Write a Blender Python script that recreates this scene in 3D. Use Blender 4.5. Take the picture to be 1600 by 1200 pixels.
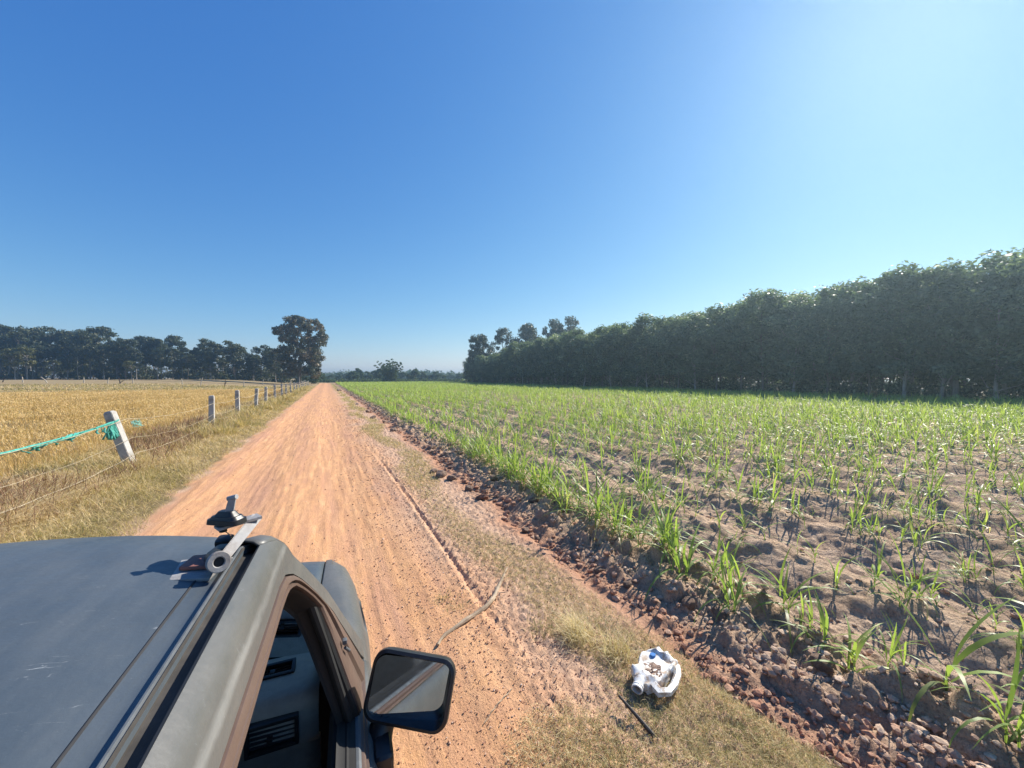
import bpy, bmesh, math, random
import numpy as np
from mathutils import Vector, Matrix, Euler
R = math.radians
PI = math.pi
rng = np.random.default_rng(7)
random.seed(7)
for o in list(bpy.data.objects): bpy.data.objects.remove(o)
sc = bpy.context.scene
C = sc.collection

# ------------------------------------------------------------------ camera, sky, sun, exposure
H = 1.98                      # eye height over the road
YAW = 25.76                   # camera turned right of the road direction (+Y)
cam_d = bpy.data.cameras.new('camera'); cam = bpy.data.objects.new('camera', cam_d); C.objects.link(cam)
cam_d.lens = 601 / 1600 * 36; cam_d.sensor_width = 36; cam_d.clip_start = .02; cam_d.clip_end = 6000
cam.location = (0, 0, H); cam.rotation_euler = (R(90 - .953), 0, R(-YAW)); sc.camera = cam
SUN_AZ, SUN_EL = 73.0, 37.0   # clockwise from +Y, above the horizon
world = bpy.data.worlds.new('World'); sc.world = world; world.use_nodes = True
wn = world.node_tree; bg = wn.nodes['Background']
sky = wn.nodes.new('ShaderNodeTexSky'); sky.sky_type = 'NISHITA'; sky.sun_disc = False
sky.sun_elevation = R(SUN_EL); sky.sun_rotation = R(SUN_AZ); sky.air_density = 1.0; sky.dust_density = .1; sky.ozone_density = 2.2; sky.altitude = 100
EXPO = .78; K = .12 * 2 ** .6
ss_ = wn.nodes.new('ShaderNodeSeparateColor'); cs_ = wn.nodes.new('ShaderNodeCombineColor'); wn.links.new(sky.outputs[0], ss_.inputs[0])
for ch_, (am_, po_) in enumerate([(.58, 1.34), (.63, .92), (.79, .5)]):      # colour grade of the sky itself: deeper blue, less blown aureole
    a_ = wn.nodes.new('ShaderNodeMath'); a_.operation = 'MULTIPLY'; a_.inputs[1].default_value = K; wn.links.new(ss_.outputs[ch_], a_.inputs[0])
    b_ = wn.nodes.new('ShaderNodeMath'); b_.operation = 'POWER'; b_.inputs[1].default_value = po_; wn.links.new(a_.outputs[0], b_.inputs[0])
    c_ = wn.nodes.new('ShaderNodeMath'); c_.operation = 'MULTIPLY'; c_.inputs[1].default_value = am_ / (.12 * 2 ** EXPO); wn.links.new(b_.outputs[0], c_.inputs[0]); wn.links.new(c_.outputs[0], cs_.inputs[ch_])
wn.links.new(cs_.outputs[0], bg.inputs[0]); bg.inputs[1].default_value = .12
sd = bpy.data.lights.new('sun', 'SUN'); sun = bpy.data.objects.new('sun', sd); C.objects.link(sun)
sd.energy = 5.0; sd.angle = R(.5); sd.color = (1, .93, .82)
S = Vector((math.sin(R(SUN_AZ)) * math.cos(R(SUN_EL)), math.cos(R(SUN_AZ)) * math.cos(R(SUN_EL)), math.sin(R(SUN_EL))))
sun.rotation_euler = S.to_track_quat('Z', 'Y').to_euler(); sun.location = (30, 10, 40)
sc.view_settings.view_transform = 'Standard'; sc.view_settings.look = 'None'; sc.view_settings.gamma = 1
sc.view_settings.exposure = EXPO
sc.cycles.use_denoising = True
sc.cycles.max_bounces = 8; sc.cycles.transparent_max_bounces = 8

# ------------------------------------------------------------------ helpers
def tag(o, label=None, cat=None, group=None, kind=None):
    if label: o['label'] = label
    if cat: o['category'] = cat
    if group: o['group'] = group
    if kind: o['kind'] = kind
    return o
def link(name, me, mat=None, parent=None):
    o = bpy.data.objects.new(name, me); C.objects.link(o)
    if mat is not None and me is not None and not me.materials:
        for m in (mat if isinstance(mat, (list, tuple)) else [mat]): me.materials.append(m)
    if parent is not None: o.parent = parent
    return o
def empty(name, loc=(0, 0, 0), rz=0):
    o = bpy.data.objects.new(name, None); C.objects.link(o); o.location = loc; o.rotation_euler = (0, 0, rz)
    o.empty_display_size = .1; return o
def mesh_np(name, V, F, attrs=None, smooth=True):
    """V (n,3); F (m,k) with k = 3 or 4"""
    V = np.ascontiguousarray(V, dtype=np.float32).reshape(-1, 3); F = np.ascontiguousarray(F, dtype=np.int32)
    k = F.shape[1]; me = bpy.data.meshes.new(name)
    me.vertices.add(len(V)); me.vertices.foreach_set('co', V.ravel())
    me.loops.add(F.size); me.loops.foreach_set('vertex_index', F.ravel())
    me.polygons.add(len(F)); me.polygons.foreach_set('loop_start', np.arange(0, F.size, k, dtype=np.int32))
    me.polygons.foreach_set('loop_total', np.full(len(F), k, dtype=np.int32))
    me.polygons.foreach_set('use_smooth', np.full(len(F), smooth))
    for an, a in (attrs or {}).items():
        a = np.ascontiguousarray(a, dtype=np.float32)
        if a.ndim == 2:
            at = me.attributes.new(an, 'FLOAT_COLOR', 'POINT'); at.data.foreach_set('color', a.ravel())
        else:
            at = me.attributes.new(an, 'FLOAT', 'POINT'); at.data.foreach_set('value', a.ravel())
    me.update(calc_edges=True); me.validate(); return me
def smoothstep(a, b, x):
    t = np.clip((x - a) / (b - a), 0, 1); return t * t * (3 - 2 * t)
def h2(ix, iy, s):
    n = (ix.astype(np.int64) * 374761393 + iy.astype(np.int64) * 668265263 + s * 1442695041) & 0xffffffff
    n = ((n ^ (n >> 13)) * 1274126177) & 0xffffffff
    n = ((n ^ (n >> 16)) * 2246822519) & 0xffffffff
    return ((n ^ (n >> 15)) & 0xffffff) / float(0xffffff)
def vn(x, y, s=0):
    ix = np.floor(x); iy = np.floor(y); fx = x - ix; fy = y - iy
    fx = fx * fx * (3 - 2 * fx); fy = fy * fy * (3 - 2 * fy)
    a = h2(ix, iy, s); b = h2(ix + 1, iy, s); c = h2(ix, iy + 1, s); d = h2(ix + 1, iy + 1, s)
    return (a + (b - a) * fx) * (1 - fy) + (c + (d - c) * fx) * fy
def fbm(x, y, s=0, o=4, g=.5):
    t = 0; a = 1; n = 0
    for k in range(o):
        t = t + a * vn(x * 2 ** k + 17.3 * k, y * 2 ** k - 9.1 * k, s + k); n += a; a *= g
    return t / n
def worley(x, y, s=0):
    ix = np.floor(x); iy = np.floor(y); best = np.full(x.shape, 9.); val = np.zeros(x.shape)
    for a in (-1, 0, 1):
        for b in (-1, 0, 1):
            cx = ix + a; cy = iy + b
            px = cx + h2(cx, cy, s); py = cy + h2(cx, cy, s + 51)
            d = (x - px) ** 2 + (y - py) ** 2; m = d < best
            best = np.where(m, d, best); val = np.where(m, h2(cx, cy, s + 99), val)
    return np.sqrt(best), val

# ---- materials
def mat(name):
    m = bpy.data.materials.new(name); m.use_nodes = True
    return m, m.node_tree, m.node_tree.nodes['Principled BSDF']
def nd(t, typ, **kw):
    n = t.nodes.new(typ)
    for k, v in kw.items(): setattr(n, k, v)
    return n
def noise(t, scale, detail=5, rough=.6, vec=None, mapscale=None, coord='Object'):
    n = nd(t, 'ShaderNodeTexNoise'); n.inputs['Scale'].default_value = scale; n.inputs['Detail'].default_value = detail; n.inputs['Roughness'].default_value = rough
    if vec is None:
        tc = nd(t, 'ShaderNodeTexCoord'); vec = tc.outputs[coord]
    if mapscale:
        mp = nd(t, 'ShaderNodeMapping'); mp.inputs['Scale'].default_value = mapscale; t.links.new(vec, mp.inputs[0]); vec = mp.outputs[0]
    t.links.new(vec, n.inputs['Vector']); return n.outputs[0]
def ramp(t, fac, stops):
    r = nd(t, 'ShaderNodeValToRGB'); cr = r.color_ramp
    while len(cr.elements) < len(stops): cr.elements.new(.5)
    for e, (p, c) in zip(cr.elements, stops): e.position = p; e.color = (*c, 1) if len(c) == 3 else c
    t.links.new(fac, r.inputs[0]); return r.outputs[0]
def mixc(t, fac, a, b, mode='MIX'):
    m = nd(t, 'ShaderNodeMix', data_type='RGBA', blend_type=mode)
    for s, v in ((m.inputs[0], fac), (m.inputs[6], a), (m.inputs[7], b)):
        if hasattr(v, 'links'): t.links.new(v, s)
        else: s.default_value = v if not isinstance(v, tuple) else ((*v, 1) if len(v) == 3 else v)
    return m.outputs[2]
def mth(t, op, a, b=None):
    m = nd(t, 'ShaderNodeMath', operation=op)
    for s, v in ((m.inputs[0], a), (m.inputs[1], b)):
        if v is None: continue
        if hasattr(v, 'links'): t.links.new(v, s)
        else: s.default_value = v
    return m.outputs[0]
def bump(t, bs, h, strength=.5, dist=.01):
    b = nd(t, 'ShaderNodeBump'); b.inputs['Strength'].default_value = strength; b.inputs['Distance'].default_value = dist
    t.links.new(h, b.inputs['Height']); t.links.new(b.outputs[0], bs.inputs['Normal']); return b
def simple(name, col, rough=.6, metal=0, var=.25, scale=12, spec=.5, bmp=0, dirt=None, dirtamt=.5):
    m, t, b = mat(name)
    n = noise(t, scale, 6, .65)
    lo = tuple(c * (1 - var) for c in col); hi = tuple(min(1, c * (1 + var)) for c in col)
    c = ramp(t, n, [(.3, lo), (.7, hi)])
    if dirt:
        n2 = noise(t, scale * .35, 7, .7)
        c = mixc(t, ramp(t, n2, [(.5 - .18 * dirtamt, (0, 0, 0)), (.75, (1, 1, 1))]), c, dirt)
    t.links.new(c, b.inputs['Base Color'])
    b.inputs['Roughness'].default_value = rough; b.inputs['Metallic'].default_value = metal
    b.inputs['Specular IOR Level'].default_value = spec
    if bmp: bump(t, b, noise(t, scale * 6, 4, .6), bmp, .004)
    return m
def leafmat(name, stops, transl=.35, rough=.45, spec=.4, trc=1.3):
    """foliage: colour by per-leaf tint, part of the light goes through"""
    m, t, b = mat(name)
    a = nd(t, 'ShaderNodeAttribute'); a.attribute_name = 'tint'
    c = ramp(t, a.outputs['Fac'], stops)
    t.links.new(c, b.inputs['Base Color']); b.inputs['Roughness'].default_value = rough; b.inputs['Specular IOR Level'].default_value = spec
    tr = nd(t, 'ShaderNodeBsdfTranslucent')
    cc = mixc(t, 1.0, c, (trc, trc, trc * .55), 'MULTIPLY'); t.links.new(cc, tr.inputs[0])
    mx = nd(t, 'ShaderNodeMixShader'); mx.inputs[0].default_value = transl
    t.links.new(b.outputs[0], mx.inputs[1]); t.links.new(tr.outputs[0], mx.inputs[2])
    t.links.new(mx.outputs[0], t.nodes['Material Output'].inputs[0]); return m

# ------------------------------------------------------------------ the ground
TLX = lambda y: 48.7 - (y - 9.6) * .069         # plantation edge: x for a given y
def scarp(Y): return 2.28 + .22 * (vn(Y * .9, Y * 0 + 3, 5) - .5) + .14 * (vn(Y * 3.1, Y * 0, 6) - .5) + .07 * (vn(Y * 9.3, Y * 0, 7) - .5)
def lroad(Y): return -2.2 + .42 * (fbm(Y * .45, Y * 0 + 1, 11, 3) - .5) + .1 * (vn(Y * 3.5, Y * 0, 12) - .5)
def height(X, Y):
    z = 0.05 * (fbm(X * .12, Y * .12, 1, 2) - .5)
    # far left rise, under the wood
    z = z + 1.25 * smoothstep(62, 125, Y) * smoothstep(-9, -30, X)
    left = smoothstep(0, .7, lroad(Y) - X)
    z = z + left * (.05 + .10 * (fbm(X * 1.2, Y * 1.2, 21, 3) - .35))
    # low bunds of the rice field, far side
    z = z + .35 * np.exp(-((Y - 66 - .06 * X) / 1.2) ** 2) * smoothstep(-4.5, -6, X)
    road = smoothstep(0, .25, X - lroad(Y)) * smoothstep(1.5, 1.0, X)
    wob = .25 * (fbm(Y * .11, Y * 0, 31, 2) - .5)
    xr = X + wob
    rut = .018 * np.cos((xr + .55) * 2 * PI / 1.55)
    streak = .013 * (fbm(xr * 7, Y * .35, 41, 4, .65) - .5) + .008 * (fbm(xr * 19, Y * .9, 42, 2) - .5)
    cross = .022 * (fbm(X * .9, Y * 2.6, 43, 3) - .5)
    z = z + road * (rut + 1.5 * streak + cross + .01 * (fbm(X * 9, Y * 9, 44, 3, .7) - .5))
    # one fresh tyre groove on the right edge of the road
    gx = 1.16 + .05 * np.sin(Y * .35)
    on = smoothstep(2.4, 3.2, Y) * smoothstep(10.5, 8.5, Y)
    g = X - gx
    tread = .5 + .5 * np.cos(Y * 2 * PI / .09)
    z = z - on * (.034 * np.exp(-(g / .030) ** 2) + .015 * np.exp(-((g - .075) / .015) ** 2) * (.4 + .6 * tread) + .012 * np.exp(-((g - .12) / .013) ** 2) * (1 - .6 * tread)) + on * .012 * np.exp(-((g + .06) / .03) ** 2)
    # right verge
    ver = smoothstep(.9, 1.3, X) * smoothstep(0, -.1, X - scarp(Y))
    z = z + ver * (.03 * (fbm(X * 2.5, Y * 2.5, 51, 4, .6)) + .02 * (worley(X * 17, Y * 17, 52)[0] < .35))
    # ploughed field
    s = X - scarp(Y)
    edge = TLX(Y) + 1.5
    f = smoothstep(0, .07, s) * smoothstep(0, -2, X - edge) * smoothstep(152, 146, Y)
    w1, v1 = worley(X * 4.2, Y * 3.4, 61); w2, v2 = worley(X * 11, Y * 9.5, 62); w3, v3 = worley(X * 25, Y * 22, 63)
    w4, v4 = worley(X * 7.3 + .4 * vn(X * 9, Y * 9, 68), Y * 6.1, 67)
    clod = .07 * np.clip(1 - w4 * 1.25, 0, 1) ** .7 * (v4 > .45) * v4 + .11 * np.clip(1 - w1 * 1.3, 0, 1) * (v1 ** 2.2) + .06 * np.clip(1 - w2 * 1.4, 0, 1) * v2 ** 2 + .012 * np.clip(1 - w3 * 1.6, 0, 1) * v3 + .035 * (fbm(X * 6, Y * 5, 66, 4, .7) - .4)
    clodamt = .8 + .75 * np.exp(-((s - .75) / .42) ** 2) - .45 * np.exp(-(s / .3) ** 2) - .25 * smoothstep(1.2, 2.0, s)
    wx = X + .16 * (fbm(Y * .5, X * .4, 71, 2) - .5)
    furrow = .10 * np.cos((wx - 3.2) * 2 * PI / 1.3) * smoothstep(.5, 1.2, s)
    lump = .10 * (fbm(X * 1.5, Y * 1.1, 64, 4, .6) - .5)
    z = z + f * (-.03 + .035 * np.exp(-((s - .62) / .3) ** 2) + furrow + lump + clod * clodamt)
    return z
def zat(x, y):
    x = np.atleast_1d(np.asarray(x, float)); y = np.atleast_1d(np.asarray(y, float))
    return height(x, y)
def lines(a, b, step, lo, hi, g):
    c = list(np.arange(a, b, step)); s = step; v = b; up = []
    while v < hi: up.append(v); s *= g; v += s
    up.append(hi); s = step * g; v = a - s; dn = []
    while v > lo: dn.append(v); s *= g; v -= s
    dn.append(lo); return np.array(dn[::-1] + c + up)
xs = lines(-2.6, 6.2, .021, -700, 700, 1.021)
ya = lines(.5, 5.0, .021, -120, 5.0, 1.06)
yb = []; v = 5.0; s_ = .021
while v < 1500: s_ *= 1.0125; v += s_; yb.append(v)
ys = np.concatenate([ya[ya < 4.999], [5.0], yb])
GX, GY = np.meshgrid(xs, ys)
GZ = height(GX, GY)
nx, ny = len(xs), len(ys)
fs = smoothstep(-.05, .12, GX - scarp(GY) + .14 * (fbm(GX * 5, GY * 5, 81, 3) - .5)) * smoothstep(1, -1, GX - TLX(GY) - 1.5) * smoothstep(154, 149, GY)
e1 = smoothstep(-.10, .14, GX - lroad(GY) + .35 * (fbm(GX * 3, GY * 3, 82, 3) - .5))
e2 = smoothstep(1.75, .55, GX + .9 * (fbm(GX * 1.7, GY * 1.1, 83, 4) - .5))
roadm = e1 * e2 * smoothstep(156, 150, GY)
redm = np.exp(-((GX - scarp(GY) - .12) / .26) ** 2) * (.4 + fbm(GX * 2, GY * 2, 85, 3))     # red cut bank
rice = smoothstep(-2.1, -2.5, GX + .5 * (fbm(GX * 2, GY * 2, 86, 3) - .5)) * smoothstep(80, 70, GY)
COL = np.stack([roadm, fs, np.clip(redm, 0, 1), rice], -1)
QX = .5 * (xs[:-1] + xs[1:]); QY = .5 * (ys[:-1] + ys[1:]); QX, QY = np.meshgrid(QX, QY)
m_road = (QX > -2.15) & (QX < 1.25) & (QY < 152) & (QY > -100)
m_field = (QX > 2.3) & (QX < TLX(QY) + 1.5) & (QY < 152) & (QY > -100)
I = np.arange(nx * ny).reshape(ny, nx)
quads = np.stack([I[:-1, :-1], I[:-1, 1:], I[1:, 1:], I[1:, :-1]], -1)
def sub(name, mask, m, **kw):
    F = quads[mask]; u, inv = np.unique(F, return_inverse=True)
    V = np.stack([GX.ravel()[u], GY.ravel()[u], GZ.ravel()[u]], -1)
    return link(name, mesh_np(name, V, inv.reshape(F.shape), {'zone': COL.reshape(-1, 4)[u]}), m)
earth, t, b = mat('earth')
za = nd(t, 'ShaderNodeAttribute'); za.attribute_name = 'zone'
sp = nd(t, 'ShaderNodeSeparateColor'); t.links.new(za.outputs['Color'], sp.inputs[0])
tc = nd(t, 'ShaderNodeTexCoord').outputs['Object']
nf = noise(t, 55, 6, .7, tc); nm = noise(t, 5.5, 7, .65, tc); nl = noise(t, .5, 5, .6, tc)
nst = noise(t, 1.0, 8, .74, tc, (7, 1.0, 1)); nst2 = noise(t, 1.0, 7, .68, tc, (2.2, .22, 1))
verge = ramp(t, nm, [(.25, (.38, .25, .17)), (.5, (.52, .345, .235)), (.8, (.62, .43, .30))])
verge = mixc(t, ramp(t, nf, [(.32, (.8, .8, .8)), (.44, (0, 0, 0))]), verge, (.25, .135, .09))
verge = mixc(t, sp.outputs[2], verge, ramp(t, nf, [(.3, (.26, .11, .06)), (.7, (.44, .21, .12))]))
roadc = ramp(t, nst, [(.28, (.43, .22, .115)), (.5, (.61, .33, .16)), (.72, (.73, .425, .225))])
roadc = mixc(t, ramp(t, nst2, [(.46, (0, 0, 0)), (.66, (.7, .7, .7))]), roadc, (.44, .235, .165))
roadc = mixc(t, ramp(t, nm, [(.42, (.35, .35, .35)), (.6, (0, 0, 0))]), roadc, (.50, .27, .16))
nf2 = noise(t, 38, 5, .75, tc, (1, .8, 1))
roadc = mixc(t, ramp(t, nf2, [(.34, (.6, .6, .6)), (.42, (0, 0, 0))]), roadc, (.38, .20, .13))
fieldc = ramp(t, nm, [(.25, (.32, .215, .145)), (.5, (.50, .355, .24)), (.75, (.66, .49, .35))])
fieldc = mixc(t, ramp(t, nf, [(.38, (.6, .6, .6)), (.5, (0, 0, 0))]), fieldc, (.21, .135, .095))
fieldc = mixc(t, mth(t, 'MULTIPLY', sp.outputs[2], .8), fieldc, ramp(t, nf, [(.3, (.34, .165, .10)), (.7, (.56, .31, .19))]))
ricec = ramp(t, nm, [(.3, (.13, .095, .05)), (.7, (.25, .19, .095))])  # soil and litter under the stalks, darkened to stand for shade between blades
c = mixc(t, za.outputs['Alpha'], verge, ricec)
farc = ramp(t, nl, [(.3, (.24, .17, .09)), (.55, (.32, .24, .13)), (.75, (.20, .19, .08))])
sx = nd(t, 'ShaderNodeSeparateXYZ'); t.links.new(tc, sx.inputs[0])
fm = nd(t, 'ShaderNodeMapRange'); fm.inputs[1].default_value = 62; fm.inputs[2].default_value = 70; t.links.new(sx.outputs[1], fm.inputs[0])
c = mixc(t, fm.outputs[0], c, farc)
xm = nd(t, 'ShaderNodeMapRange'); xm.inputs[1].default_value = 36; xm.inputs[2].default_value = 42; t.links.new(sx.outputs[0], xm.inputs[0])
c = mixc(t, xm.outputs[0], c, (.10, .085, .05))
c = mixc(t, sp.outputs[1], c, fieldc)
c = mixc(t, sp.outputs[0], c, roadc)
t.links.new(c, b.inputs['Base Color']); b.inputs['Roughness'].default_value = .95; b.inputs['Specular IOR Level'].default_value = .15
vz = nd(t, 'ShaderNodeTexVoronoi'); vz.inputs['Scale'].default_value = 6.5; t.links.new(tc, vz.inputs[0]); vz2 = nd(t, 'ShaderNodeTexVoronoi'); vz2.inputs['Scale'].default_value = 15; t.links.new(tc, vz2.inputs[0])
b0 = nd(t, 'ShaderNodeBump'); b0.inputs['Distance'].default_value = .07; t.links.new(mth(t, 'MULTIPLY', sp.outputs[1], .9), b0.inputs['Strength'])
t.links.new(mth(t, 'ADD', mth(t, 'MULTIPLY', mth(t, 'ADD', mth(t, 'MULTIPLY', vz.outputs[0], -1), mth(t, 'MULTIPLY', vz2.outputs[0], -.5)), .6), mth(t, 'MULTIPLY', nm, 1.6)), b0.inputs['Height'])
hh = mth(t, 'ADD', mth(t, 'MULTIPLY', nf, .5), mth(t, 'ADD', mth(t, 'MULTIPLY', nst, .8), mth(t, 'MULTIPLY', nf2, .5)))
bb = bump(t, b, hh, .9, .018); t.links.new(b0.outputs[0], bb.inputs['Normal'])
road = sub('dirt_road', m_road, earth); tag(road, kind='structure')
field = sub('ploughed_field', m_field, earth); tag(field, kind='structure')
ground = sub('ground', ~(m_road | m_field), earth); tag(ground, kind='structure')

# ------------------------------------------------------------------ ribbons (blades, leaves, straws), vectorised
def ribbons(P, az, L, W, th0, bend, nseg=3, tint=None, roll=None, peak=.35, curl=None):
    N = len(P); L = np.broadcast_to(L, N); W = np.broadcast_to(W, N); th0 = np.broadcast_to(th0, N); bend = np.broadcast_to(bend, N)
    roll = np.zeros(N) if roll is None else roll; curl = np.zeros(N) if curl is None else curl
    V = np.zeros((N, nseg + 1, 2, 3)); p = P.astype(float).copy(); seg = L / nseg
    for k in range(nseg + 1):
        tt = k / nseg
        a = az + curl * tt
        th = th0 - bend * tt
        side = np.stack([-np.sin(a) * np.cos(roll), np.cos(a) * np.cos(roll), np.sin(roll)], -1)
        w = W * (.45 + .55 * min(1, tt / peak)) if tt < peak else W * (1 - ((tt - peak) / (1 - peak)) ** 1.6 * .93)
        V[:, k, 0] = p - side * (w / 2)[:, None]; V[:, k, 1] = p + side * (w / 2)[:, None]
        thm = th0 - bend * (tt + .5 / nseg)
        d = np.stack([np.cos(a) * np.cos(thm), np.sin(a) * np.cos(thm), np.sin(thm)], -1)
        p = p + d * seg[:, None]
    nv = (nseg + 1) * 2
    q = np.array([[2 * k, 2 * k + 1, 2 * k + 3, 2 * k + 2] for k in range(nseg)])
    F = (np.arange(N)[:, None, None] * nv + q[None]).reshape(-1, 4)
    T = np.repeat(rng.random(N) if tint is None else tint, nv)
    return V.reshape(-1, 3), F, T
def merge(parts):
    Vs, Fs, Ts = [], [], []; o = 0
    for V, F, T in parts:
        Vs.append(V); Fs.append(F + o); Ts.append(T); o += len(V)
    return np.concatenate(Vs), np.concatenate(Fs), np.concatenate(Ts)
def stuff(name, parts, m, label, cat, smooth=True):
    V, F, T = merge(parts)
    o = link(name, mesh_np(name, V, F, {'tint': T}, smooth), m); tag(o, label, cat, kind='stuff'); return o
def U(a, b, n): return rng.uniform(a, b, n)
def pts(X, Y, dz=0): return np.stack([X, Y, height(X, Y) + dz], -1)

# ---- left verge: dry grass between the road and the fence
M_dry = leafmat('dry_grass', [(0, (.14, .15, .045)), (.2, (.28, .25, .08)), (.42, (.46, .36, .16)), (.7, (.64, .49, .26)), (.88, (.80, .67, .43)), (1, (.36, .19, .10))], .3, .7, .2)
def sampY(n, y0, y1, p=1.0):
    u = rng.random(n)     # density ~ 1/Y^p
    return y0 * (y1 / y0) ** u if p == 1 else (y0 ** (1 - p) + u * (y1 ** (1 - p) - y0 ** (1 - p))) ** (1 / (1 - p))
def left_verge():
    n = 290000
    Y = sampY(n, 2.9, 95, 1.25); X = U(-6.0, -1.85, n)
    lr = lroad(Y) + .12 * (fbm(X * 2, Y * 2, 90, 3) - .5) - .02
    dens = np.where(X < lr, 1, 0) * np.clip(.35 + (lr - X) * 1.3 + .9 * (fbm(X * 2.2, Y * 2.2, 91, 3) - .5), 0, 1)
    dens *= smoothstep(-6.4, -5.3, X) * .7 + .3
    k = rng.random(n) < dens; X, Y = X[k], Y[k]; n = len(X); sc_ = np.clip(Y / 7, .75, 6)
    pn = fbm(X * .8, Y * .8, 92, 3); tall = smoothstep(-2.6, -4.0, X)
    tint = np.clip(.17 + .80 * pn + .36 * rng.standard_normal(n) * .6 + .12 * tall, 0, .97)
    L = (.06 + .10 * rng.random(n) + .17 * tall * rng.random(n)) * (1 + .15 * sc_ ** .5)
    return ribbons(pts(X, Y, -.01), U(0, 2 * PI, n), L, .0042 * sc_, U(.35, 1.35, n), U(.2, 1.9, n), 3, tint, U(-.5, .5, n), curl=U(-.8, .8, n))
stuff('verge_grass', [left_verge()], M_dry, 'dry yellow and olive grass matted along the left verge of the dirt road', 'grass')
# long bleached straw lying flat near the camera, and darker red-brown weeds along the fence
def straw():
    n = 5200; X = -3.6 - np.abs(rng.standard_normal(n)) * .75; Y = U(3.0, 9.5, n)
    k = fbm(X * .9, Y * .9, 95, 2) > .42; X, Y = X[k], Y[k]; n = len(X)
    return ribbons(pts(X, Y, .03), R(62) + rng.standard_normal(n) * .45, U(.25, .7, n), .006, U(.05, .55, n), U(.1, .9, n), 4, U(.62, .95, n), U(-.3, .3, n), curl=U(-.6, .6, n))
def weeds():
    n = 30000; Y = sampY(n, 4, 60); X = -4.5 + .65 * rng.standard_normal(n)
    k = (fbm(X * .5, Y * .35, 97, 2) > .46) & (X < -3.3); X, Y = X[k], Y[k]; n = len(X); s_ = np.clip(Y / 8, .8, 5)
    return ribbons(pts(X, Y), U(0, 2 * PI, n), U(.15, .48, n), .006 * s_, U(.6, 1.5, n), U(0, 1.5, n), 3, U(0, 1, n), curl=U(-1, 1, n))
M_weed = leafmat('dry_weeds', [(0, (.14, .07, .05)), (.4, (.24, .13, .08)), (.8, (.36, .22, .13)), (1, (.44, .33, .18))], .2, .7, .2)
stuff('fallen_straw', [straw()], M_dry, 'long bleached straw lying flat at the near foot of the leaning fence post', 'straw')
stuff('dry_weeds', [weeds()], M_weed, 'red brown dead weeds tangled below the fence wires', 'weeds')
# taller pale tufts further along the fence
def fence_tufts():
    n = 9000; c_ = 130; cy = sampY(c_, 15, 90); cx = U(-4.3, -2.9, c_); i = rng.integers(0, c_, n); s_ = np.clip(cy[i] / 9, 1, 6)
    X = cx[i] + .12 * rng.standard_normal(n); Y = cy[i] + .15 * rng.standard_normal(n)
    return ribbons(pts(X, Y), U(0, 2 * PI, n), U(.2, .6, n), .006 * s_, U(.9, 1.5, n), U(.1, 1.2, n), 3, np.clip(.55 + .3 * rng.standard_normal(n), .1, .9))
stuff('tall_dry_grass', [fence_tufts()], M_dry, 'tall pale grass tufts standing along the road side of the fence', 'grass')

# ---- ripe rice field
M_rice = leafmat('ripe_rice', [(0, (.30, .20, .08)), (.3, (.50, .33, .135)), (.65, (.70, .475, .20)), (1, (.84, .64, .34))], .35, .6, .25, 1.2)
def rice_():
    out = []
    for kind, n in (('stem', 120000), ('head', 105000)):
        r = U(4.5, 78, n); a = U(R(1.5), R(47), n); X = -np.sin(a) * r; Y = np.cos(a) * r
        k = (X < -5.35 + .5 * (fbm(X, Y, 86, 2) - .5)) & (Y < 64.5 + .06 * X) & (fbm(X * .6, Y * .6, 101, 2) > .25)
        X, Y, r = X[k], Y[k], r[k]; n = len(X); s_ = np.clip(r / 9, .8, 7)
        hgt = .43 + .12 * (fbm(X * .35, Y * .35, 102, 3) - .5)
        tint = np.clip(.5 + .5 * (fbm(X * .5, Y * .25, 103, 3) - .5) + .2 * rng.standard_normal(n), 0, 1)
        if kind == 'stem':
            out.append(ribbons(pts(X, Y), U(0, 2 * PI, n), hgt * U(.7, 1.1, n), .0048 * s_, U(1.2, 1.57, n), U(.0, .6, n), 3, tint * .8))
        else:
            P = pts(X, Y); P[:, 2] += hgt * U(.65, .95, n)
            out.append(ribbons(P, U(0, 2 * PI, n), U(.10, .2, n), .0085 * s_ ** .9, U(.5, 1.3, n), U(1.2, 2.6, n), 3, np.clip(tint + .25, 0, 1)))
    return out
stuff('rice_crop', rice_(), M_rice, 'ripe golden rice crop filling the field behind the fence', 'rice')
def bund_grass():
    n = 26000; X = U(-62, -4.6, n); Y = U(64, 96, n); k = X > -Y * .62; X, Y = X[k], Y[k]; n = len(X)
    return ribbons(pts(X, Y), U(0, 2 * PI, n), U(.12, .38, n), U(.04, .09, n), U(.5, 1.4, n), U(.2, 1.2, n), 2, np.clip(.55 + .25 * rng.standard_normal(n) - .35 * (fbm(X * .15, Y * .5, 105, 2) < .42), 0, 1))
stuff('stubble', [bund_grass()], M_dry, 'pale dry stubble and grass on the low banks between the rice and the wood', 'stubble')

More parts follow.
